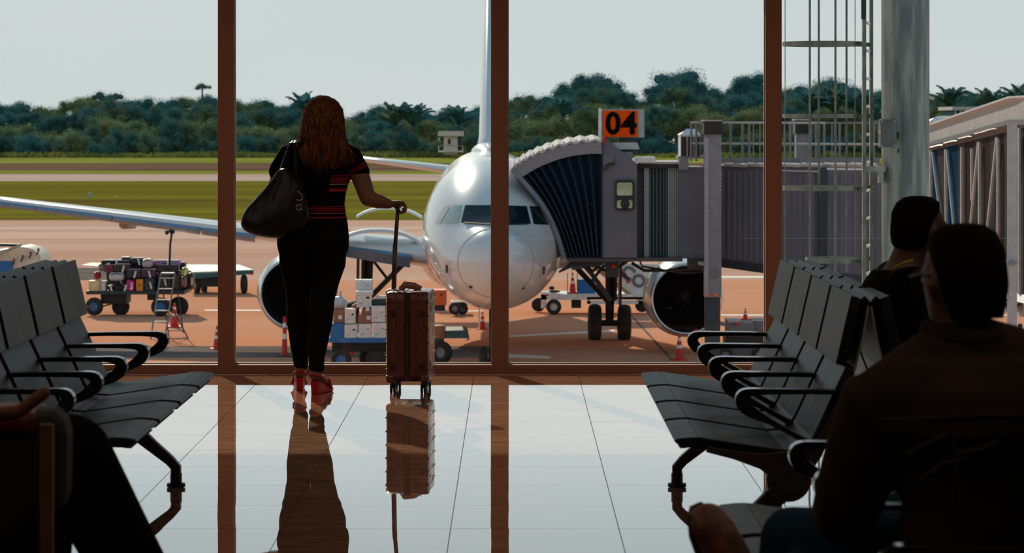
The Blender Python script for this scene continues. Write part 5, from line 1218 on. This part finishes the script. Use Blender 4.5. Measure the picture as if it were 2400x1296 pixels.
build('strap', MB().tube([Wp(664, 402, -.235), Wp(672, 370, -.13), Wp(682, 336, -.05), Wp(686, 331, 0), Wp(682, 345, .10), Wp(670, 398, .05)], [.011] * 6, 8, .4), M_LEA, bg_)
build('strap', MB().tube([Wp(702, 425, -.27), Wp(697, 380, -.145), Wp(692, 335, -.055), Wp(692, 330, 0), Wp(690, 345, .09)], [.010] * 5, 8, .4), M_LEA, bg_)
M_BRASS = mat('brass', (0.62, 0.45, 0.30), 0.25, 0.9)
build('ring', MB().torus(Wp(711, 458, -.335), (0.35, -1, 0), .020, .0022, 24, 6, math.pi * .0, math.pi * 1.25), M_BRASS, bg_)
build('ring', MB().torus(Wp(710, 482, -.338), (0.35, -1, 0), .015, .0022, 24, 6), M_BRASS, bg_)
build('stud', MB().ell(Wp(709, 447, -.335), .006, .004, .006, 8, 6), M_BRASS, bg_)
# folds of the leather as raised seams
for pts in ([(668,400),(640,430),(618,462),(600,500)],[(668,410),(652,450),(645,490),(650,530)],[(600,520),(635,532),(680,528),(715,510)]):
    build('seam', MB().tube([Wp(x, y, -.215 - .105 * math.sqrt(max(0.02, 1 - ((x - 650) / 80.0) ** 2)) * (1 if y > 440 else .55)) for x, y in pts], .004, 6), M_LEA, bg_)

# ---------------- suitcase
sc_ = thing('rolling_suitcase', 'dark red hard-shell cabin suitcase with extended handle held by the woman', 'suitcase', (Wp(962, 900).x, 15.45, 0))
M_CASE = mat('case_maroon', (0.16, 0.042, 0.032), 0.35, c2=(0.18, 0.048, 0.037), scale=5, coat=.3)
M_CASED = mat('case_seam', (0.05, 0.012, 0.010), 0.5)
M_TRIM = mat('case_trim', (0.36, 0.20, 0.17), 0.3)
CM = Matrix.Rotation(R(-3.2), 3, 'Z'); CO_ = Vector((Wp(962, 0).x, 15.55, 0))
def C(x, y, z): return CO_ + CM @ Vector((x, y, z))
def cbox(mb, x0, x1, y0, y1, z0, z1):
    k = len(mb.v); mb.box((x0, y0, z0), (x1, y1, z1))
    for i in range(k, len(mb.v)): mb.v[i] = C(*mb.v[i])
    return mb
hz0, hz1 = .065, .565
def shell(x0, x1):       # half shell with rounded corners in the y-z plane
    pr = []
    for cy_, cz_, a0 in ((.16, hz1 - .05, 0), (-.16, hz1 - .05, 90), (-.16, hz0 + .04, 180), (.16, hz0 + .04, 270)):
        for q in range(6):
            a = R(a0 + 18 * q); pr.append((cy_ + .045 * math.cos(a), cz_ + (.05 if a0 < 180 else .04) * math.sin(a)))
    return pr
for x0, x1, xo in ((-.120, -.018, -1), (.018, .120, 1)):
    pr = shell(x0, x1); cy_ = 0; cz_ = (hz0 + hz1) / 2
    mid = (x0 if xo < 0 else x1); inn = (x1 if xo < 0 else x0)
    rr_ = [[C(inn, y, z) for y, z in pr], [C(mid - xo * .022, y, z) for y, z in pr], [C(mid - xo * .006, y * .96, cz_ + (z - cz_) * .985) for y, z in pr], [C(mid, y * .86, cz_ + (z - cz_) * .94) for y, z in pr]]
    half = build('shell_half', MB().loft(rr_), M_CASE, sc_, smooth='auto')
    for k in range(6):
        z = hz0 + .065 + k * .075
        build('rib', cbox(MB(), mid - .075 if xo > 0 else mid - .002, mid + .002 if xo > 0 else mid + .075, -.2065, .2065, z, z + .007), M_CASE, half)
        build('panel_edge', cbox(MB(), mid - xo * .045 - .002, mid - xo * .045 + .002, -.2105, -.203, z + .01, z + .065), M_TRIM, half)
    for z in (.155, .445):
        build('stud', MB().disc(C(mid - xo * .038, -.208, z), CM @ Vector((0, 1, 0)), .017, .012, 20).disc(C(mid - xo * .038, -.214, z), CM @ Vector((0, 1, 0)), .008, .012, 14), M_CASED, half)
    build('corner_guard', cbox(MB(), min(mid, mid - xo * .05), max(mid, mid - xo * .05), -.210, -.14, .060, .105), M_CASE, half, bevel=.012)
cgb = build('centre_band', cbox(MB(), -.018, .018, -.202, .202, hz0 + .004, hz1 - .004), M_CASED, sc_)
build('zip', cbox(MB(), -.0045, .0045, -.210, -.203, .14, .42), mat('zip_olive', (0.11, 0.07, 0.03), 0.4, 0.5), cgb)
build('zip_pull', cbox(MB(), -.005, .005, -.216, -.209, .40, .45), M_DARK, cgb)
build('top_handle', MB().tube([C(-.055, -.02, hz1), C(-.03, -.02, hz1 + .028), C(.02, -.02, hz1 + .022), C(.06, -.02, hz1 + .004)], [.009, .011, .011, .009], 8, 1.8), M_TRIM, sc_)
build('name_badge', cbox(MB(), .119, .123, -.15, -.12, .46, .475), M_DARK, sc_)
build('handle_housing', cbox(MB(), -.130, -.05, -.11, .11, hz1 - .035, hz1 + .006), M_TRIM, sc_, bevel=.010)
for y in (-.045, .045):
    build('handle_post', MB().tube([C(-.095, y, hz1 - .01), C(-.088, y, .82)], .0095, 10), mat('post_bronze', (0.10, 0.07, 0.06), 0.3, 0.7), sc_, smooth=True)
    build('handle_post_inner', MB().tube([C(-.088, y, .80), C(-.072, y, 1.018)], .0070, 10), mat('post_bronze', (0.10, 0.07, 0.06), 0.3, 0.7), sc_, smooth=True)
build('grip', MB().capsule([C(-.071, -.085, 1.03), C(-.071, .085, 1.03)], [.013, .013], 12), M_BLACK, sc_, smooth=True)
for x in (-.085, .085):
    for y in (-.15, .15):
        w_ = build('caster', MB().disc(C(x - .009, y, .024), CM @ Vector((1, 0, 0)), .024, .012, 18).disc(C(x + .009, y, .024), CM @ Vector((1, 0, 0)), .024, .012, 18), M_BLACK, sc_)
        build('caster_fork', MB().tube([C(x, y, .028), C(x, y, .072)], .012, 10), M_DARK, w_)

# ---------------- seated people
def seated(name_parts, pelvis, chest, neck, headc, face, sh, el, wr, hands, hips, knees, ankles, feet, sk, mats, hs=1.0, tw=(.19, .125), arm_r=.058, leg_r=(.098, .075, .058), label='', shoe=True, vox=.010, opts=None):
    opts = opts or {}
    t = thing('person', label, 'person', (pelvis.x, pelvis.y, 0))
    b = MB(); ax = (Vector(sh[1]) - Vector(sh[0])).normalized(); fw = Vector((-ax.y, ax.x, 0)).normalized()
    if fw.dot(Vector(face)) < 0: fw = -fw
    def ring(c, rx, ry, n=24): return [Vector(c) + Vector((ax.x, ax.y, 0)).normalized() * rx * math.cos(2 * math.pi * k / n) + fw * ry * math.sin(2 * math.pi * k / n) for k in range(n)]
    def tors(k):
        P_ = [(pelvis - Vector((0, 0, .09)), .15, .11), (pelvis, .175, .13), (pelvis.lerp(chest, .4), .155, .12), (pelvis.lerp(chest, .7), .17, .125), (chest, tw[0], tw[1]), (chest.lerp(neck, .45), tw[0] * .97, tw[1] * .92), (chest.lerp(neck, .78), tw[0] * .62, tw[1] * .68), (neck, .065, .065)]
        return [ring(c, rx + k, ry + k) for c, rx, ry in P_]
    b.loft(tors(-.012)); b.capsule([neck - Vector((0, 0, .03)), neck.lerp(headc, .5)], [.062 * hs, .058 * hs], 14)
    Q = add_head(b, headc, face, hs)
    for i in (0, 1):
        b.capsule([sh[i], Vector(sh[i]).lerp(Vector(el[i]), .5), el[i]], [arm_r, arm_r * .9, arm_r * .76], 12); b.capsule([el[i], wr[i]], [arm_r * .74, .028], 12)
        d_, u_, s_ = hands[i]; add_hand(b, wr[i], d_, u_, s_, .7, 1.0)
        b.capsule([hips[i], knees[i]], [leg_r[0] * .88, leg_r[1] * .86], 14); b.capsule([knees[i], ankles[i]], [leg_r[1] * .84, leg_r[2] * .62], 14)
        b.capsule([ankles[i], Vector(ankles[i]) + Vector(feet[i]) * .16], [.036, .028], 10)
    bo = remesh('body', b, sk, t, vox * .8, 4); eye_parts(Q, bo, hs)
    j = MB().loft(tors(.022)[:-1])
    for i in (0, 1):
        j.capsule([Vector(sh[i]).lerp(chest, .25), sh[i], Vector(sh[i]).lerp(Vector(el[i]), .5), el[i]], [arm_r + .02, arm_r + .026, arm_r + .018, arm_r + .010], 14)
        if opts.get('long', True): j.capsule([el[i], wr[i]], [arm_r + .008, .044], 14)
    for q in opts.get('extra', []): j.capsule(q[0], q[1], 14)
    if opts.get('wrinkle'):
        for v in range(len(j.v)):
            p = j.v[v]; j.v[v] = p + Vector((noise.noise(p * 7), noise.noise(p * 7 + Vector((5, 5, 5))), 0)) * .012
    jo = remesh('jacket' if opts.get('long', True) else 'shirt', j, mats[0], t, vox, 3)
    tr = MB().loft([ring(pelvis - Vector((0, 0, .09)), .165, .13), ring(pelvis, .19, .145), ring(pelvis + Vector((0, 0, .08)), .175, .135)])
    for i in (0, 1):
        tr.capsule([hips[i], Vector(hips[i]).lerp(Vector(knees[i]), .5), knees[i]], [leg_r[0], leg_r[0] * .9, leg_r[1]], 14); tr.capsule([knees[i], Vector(knees[i]).lerp(Vector(ankles[i]), .9)], [leg_r[1], leg_r[2]], 14)
    remesh('trousers', tr, mats[1], t, vox, 3)
    for i in (0, 1):
        a = Vector(ankles[i]); f_ = Vector(feet[i]).normalized(); up_ = opts.get('shoe_up', [Vector((0, 0, 1))] * 2)[i]; up_ = (up_ - f_ * up_.dot(f_)).normalized(); ks = opts.get('shoe_k', 1.0); sd_ = f_.cross(up_).normalized()
        rr_ = []
        for tt, w_, h0, h1 in ((-.075,.024,-.055,-.01),(-.06,.040,-.064,.038),(-.01,.044,-.064,.052),(.05,.047,-.064,.034),(.11,.054,-.064,.020),(.17,.053,-.064,.008),(.205,.042,-.062,-.006),(.222,.018,-.058,-.025)):
            c = a + f_ * tt * ks; rr_.append([c + sd_ * w_ * ks * math.cos(q2) + up_ * ((h0 + h1) / 2 + (h1 - h0) / 2 * math.sin(q2)) * ks for q2 in [2 * math.pi * k / 16 for k in range(16)]])
        so = build('boot', MB().loft(rr_), mats[2], t, smooth=True); sb = so.modifiers.new('s', 'SUBSURF'); sb.levels = 1; sb.render_levels = 2
        build('sole', MB().loft([[c + sd_ * w_ * 1.02 - up_ * .052, c - sd_ * w_ * 1.02 - up_ * .052, c - sd_ * w_ - up_ * .064, c + sd_ * w_ - up_ * .064] for c, w_ in [(a + f_ * tt * ks, w_ * ks) for tt, w_ in ((-.078,.022),(-.05,.038),(.05,.042),(.12,.049),(.17,.047),(.21,.030),(.226,.012))]]), mat('sole_brown', (.05, .02, .012), .6), so)
        for k in range(4): build('lace', MB().tube([a + f_ * (.035 + k * .022) + sd_ * .024 + up_ * (.028 - k * .006), a + f_ * (.04 + k * .022) + up_ * (.040 - k * .007), a + f_ * (.045 + k * .022) - sd_ * .024 + up_ * (.028 - k * .006)], .0035, 5), mat('lace', (.30, .22, .14), .7), so)
    return t, bo, jo, Q
V = Vector
M_JKT = mat('brown_jacket', (0.048, 0.030, 0.023), 0.95, spec=0.05, c2=(0.030, 0.021, 0.017), scale=6, bump=.5, detail=5)
M_NAVY = mat('navy_trousers', (0.010, 0.030, 0.055), 0.95, spec=0.05)
M_BOOT = mat('brown_leather', (0.17, 0.055, 0.022), 0.45, c2=(0.08, 0.024, 0.010), scale=14, bump=.4)
# man in the brown jacket, back to the camera
Y1 = 6.05
H1 = P(2253, 668, Y1)
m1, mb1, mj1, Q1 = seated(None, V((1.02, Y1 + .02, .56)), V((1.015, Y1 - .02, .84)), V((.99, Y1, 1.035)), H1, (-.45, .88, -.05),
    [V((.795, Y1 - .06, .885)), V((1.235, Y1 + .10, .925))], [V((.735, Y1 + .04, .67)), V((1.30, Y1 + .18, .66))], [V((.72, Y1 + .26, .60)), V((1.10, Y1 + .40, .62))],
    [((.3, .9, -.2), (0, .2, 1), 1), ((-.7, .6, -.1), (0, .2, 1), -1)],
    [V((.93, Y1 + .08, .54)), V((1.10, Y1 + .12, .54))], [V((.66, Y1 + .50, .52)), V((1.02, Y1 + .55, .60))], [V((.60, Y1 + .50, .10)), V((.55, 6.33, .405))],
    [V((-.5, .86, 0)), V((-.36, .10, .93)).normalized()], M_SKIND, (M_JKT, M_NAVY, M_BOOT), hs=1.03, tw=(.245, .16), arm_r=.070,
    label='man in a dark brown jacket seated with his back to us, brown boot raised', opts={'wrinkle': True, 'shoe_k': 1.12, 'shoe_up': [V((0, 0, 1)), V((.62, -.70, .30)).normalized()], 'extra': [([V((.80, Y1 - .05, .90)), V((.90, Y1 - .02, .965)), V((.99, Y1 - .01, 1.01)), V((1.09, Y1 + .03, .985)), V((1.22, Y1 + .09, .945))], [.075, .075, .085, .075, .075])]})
M_HSH = mat('short_dark_hair', (0.008, 0.005, 0.004), 0.9, spec=0.05, bump=.5, scale=60)
def cap_hair(Q, s, par, name='hair', low=-.05):
    rings = []
    for z, rx, ry, cx_ in ((.131,.02,.02,-.012),(.126,.050,.045,-.012),(.108,.078,.068,-.012),(.075,.086,.077,-.022),(.035,.078,.079,-.033),(0,.066,.077,-.044),(-.03,.055,.071,-.050),(low,.044,.060,-.052)):
        rings.append([Q(cx_ + rx * math.cos(2 * math.pi * k / 24), ry * math.sin(2 * math.pi * k / 24), z) for k in range(24)])
    return build(name, MB().loft(rings), M_HSH, par, smooth=True)
cap_hair(Q1, 1.03, m1, low=-.07)
build('collar', MB().torus(V((.985, Y1 + .0, 1.045)), (.02, -.12, 1), .076, .021, 28, 10), mat('collar_olive', (0.030, 0.022, 0.017), 0.95, spec=0.03), mj1, smooth=True)
def onback(px, py): return P(px, py, Y1 - .19)
for pts, r_ in (([(2030, 965), (2120, 958), (2260, 950), (2400, 955)], .005), ([(2198, 990), (2202, 1060), (2215, 1150), (2225, 1290)], .004), ([(2095, 1040), (2150, 1010), (2185, 990)], .008), ([(2205, 1035), (2260, 1028), (2300, 1012)], .009), ([(2120, 1100), (2170, 1062), (2230, 1045)], .008)):
    pp = []
    for x, y in pts:
        p = P(x, y, Y1); dx = (p.x - 1.01) / .30; pp.append(V((p.x, Y1 - .02 - .185 * math.sqrt(max(.05, 1 - dx * dx)) + dx * .06, p.z)))
    build('fold' if r_ > .005 else 'seam', MB().tube(pp, r_, 6), M_JKT, mj1)
gl = build('glasses_temple', MB().tube([Q1(.075, .078, .02), Q1(.03, .086, .024), Q1(-.01, .088, .022)], .004, 6), M_DARK, m1)
build('glasses_front', MB().torus(Q1(.094, .036, .012), (-.45, .88, 0), .024, .0022, 20, 6).torus(Q1(.094, -.036, .012), (-.45, .88, 0), .024, .0022, 20, 6), M_DARK, m1)
# man with short hair in the black shirt, on the far side of the seats
Y2 = 9.72
s2 = F / Y2
M_BSH = mat('black_shirt', (0.006, 0.006, 0.007), 0.95, spec=0.05)
H2 = V(((2158 - 1200) / s2, Y2, CAMZ - (548 - HOR) / s2))
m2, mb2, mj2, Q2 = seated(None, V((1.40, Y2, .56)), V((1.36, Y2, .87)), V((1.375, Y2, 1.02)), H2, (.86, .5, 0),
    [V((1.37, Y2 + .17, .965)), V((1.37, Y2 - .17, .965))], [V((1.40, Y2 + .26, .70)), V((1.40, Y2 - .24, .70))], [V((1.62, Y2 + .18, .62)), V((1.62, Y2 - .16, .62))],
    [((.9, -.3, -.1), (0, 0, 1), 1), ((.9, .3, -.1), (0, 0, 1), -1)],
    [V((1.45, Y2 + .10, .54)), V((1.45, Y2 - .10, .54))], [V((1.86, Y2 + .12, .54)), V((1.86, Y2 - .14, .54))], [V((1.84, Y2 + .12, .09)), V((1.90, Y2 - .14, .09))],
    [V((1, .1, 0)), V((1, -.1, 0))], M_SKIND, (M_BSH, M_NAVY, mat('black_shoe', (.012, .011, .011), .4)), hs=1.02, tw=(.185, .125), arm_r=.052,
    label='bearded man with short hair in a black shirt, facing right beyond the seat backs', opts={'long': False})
cap_hair(Q2, 1.0, m2, low=-.045)
bd = MB(); bd.capsule([Q2(.03, .06, -.062), Q2(.072, .028, -.092), Q2(.078, 0, -.096), Q2(.072, -.028, -.092), Q2(.03, -.06, -.062)], [.014, .020, .022, .020, .014], 10)
build('beard', bd, M_HSH, m2, smooth=True)
build('shoulder_piping', MB().tube([V((1.315, Y2 - .20, 1.005)), V((1.345, Y2 - .215, 1.022)), V((1.375, Y2 - .215, 1.030))], .0045, 6), mat('lime_piping', (.38, .45, .02), .6), mj2)
# person with crossed leg at the left edge
Y3 = 6.85
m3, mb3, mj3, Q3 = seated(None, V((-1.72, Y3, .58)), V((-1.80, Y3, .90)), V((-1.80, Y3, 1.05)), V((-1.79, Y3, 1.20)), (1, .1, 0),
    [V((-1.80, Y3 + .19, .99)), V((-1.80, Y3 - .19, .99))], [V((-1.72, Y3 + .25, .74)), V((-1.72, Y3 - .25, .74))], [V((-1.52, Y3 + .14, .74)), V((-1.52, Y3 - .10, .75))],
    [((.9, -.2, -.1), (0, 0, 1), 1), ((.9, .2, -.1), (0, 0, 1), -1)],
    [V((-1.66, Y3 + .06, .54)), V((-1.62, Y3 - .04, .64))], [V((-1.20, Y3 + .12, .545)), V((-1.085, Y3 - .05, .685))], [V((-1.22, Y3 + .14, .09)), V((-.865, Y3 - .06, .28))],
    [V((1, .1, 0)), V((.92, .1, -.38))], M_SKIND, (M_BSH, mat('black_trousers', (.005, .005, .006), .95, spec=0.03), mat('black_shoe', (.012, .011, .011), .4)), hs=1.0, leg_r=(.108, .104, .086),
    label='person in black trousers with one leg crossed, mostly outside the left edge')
cap_hair(Q3, 1.0, m3)
# dark bag on the lap and trolley handle in front
hbg = thing('handbag', 'dark bag with a maroon top lying on the lap at the left edge', 'bag', (-1.42, 6.55, .60))
build('bag_body', MB().prism([P(-90, 1345, 6.42), P(92, 1217, 6.42), P(149, 1206, 6.42), P(152, 985, 6.42), P(120, 965, 6.42), P(-90, 965, 6.42)], (0, .16, 0)), mat('bag_black', (.009, .009, .009), .8), hbg, bevel=.04)
build('bag_flap', MB().box((-1.50, 6.40, .780), (-1.10, 6.62, .835)), mat('bag_maroon', (.10, .012, .010), .5), hbg, bevel=.02)
th_ = thing('travel_trolley', 'brown telescopic luggage handle rising in front of the person at left', 'suitcase', (-1.12, 5.9, 0))
build('case_body', MB().box((-1.30, 5.80, .05), (-.93, 6.02, .53)), M_BLACK, th_, bevel=.03)
M_HB = mat('handle_brown', (.16, .07, .04), .6, spec=.1)
build('handle_post', MB().box((-1.002, 5.885, .52), (-.975, 5.905, .86)), M_HB, th_); build('handle_post', MB().box((-1.255, 5.885, .52), (-1.228, 5.905, .86)), M_HB, th_)
build('grip', MB().capsule([V((-1.25, 5.895, .87)), V((-1.05, 5.895, .885)), V((-.995, 5.895, .925))], [.016, .016, .014], 10), M_HB, th_, smooth=True)
for x in (-1.25, -.98):
    for y in (5.84, 5.98): build('caster', MB().disc((x, y, .025), (1, 0, 0), .025, .02, 14), M_BLACK, th_)
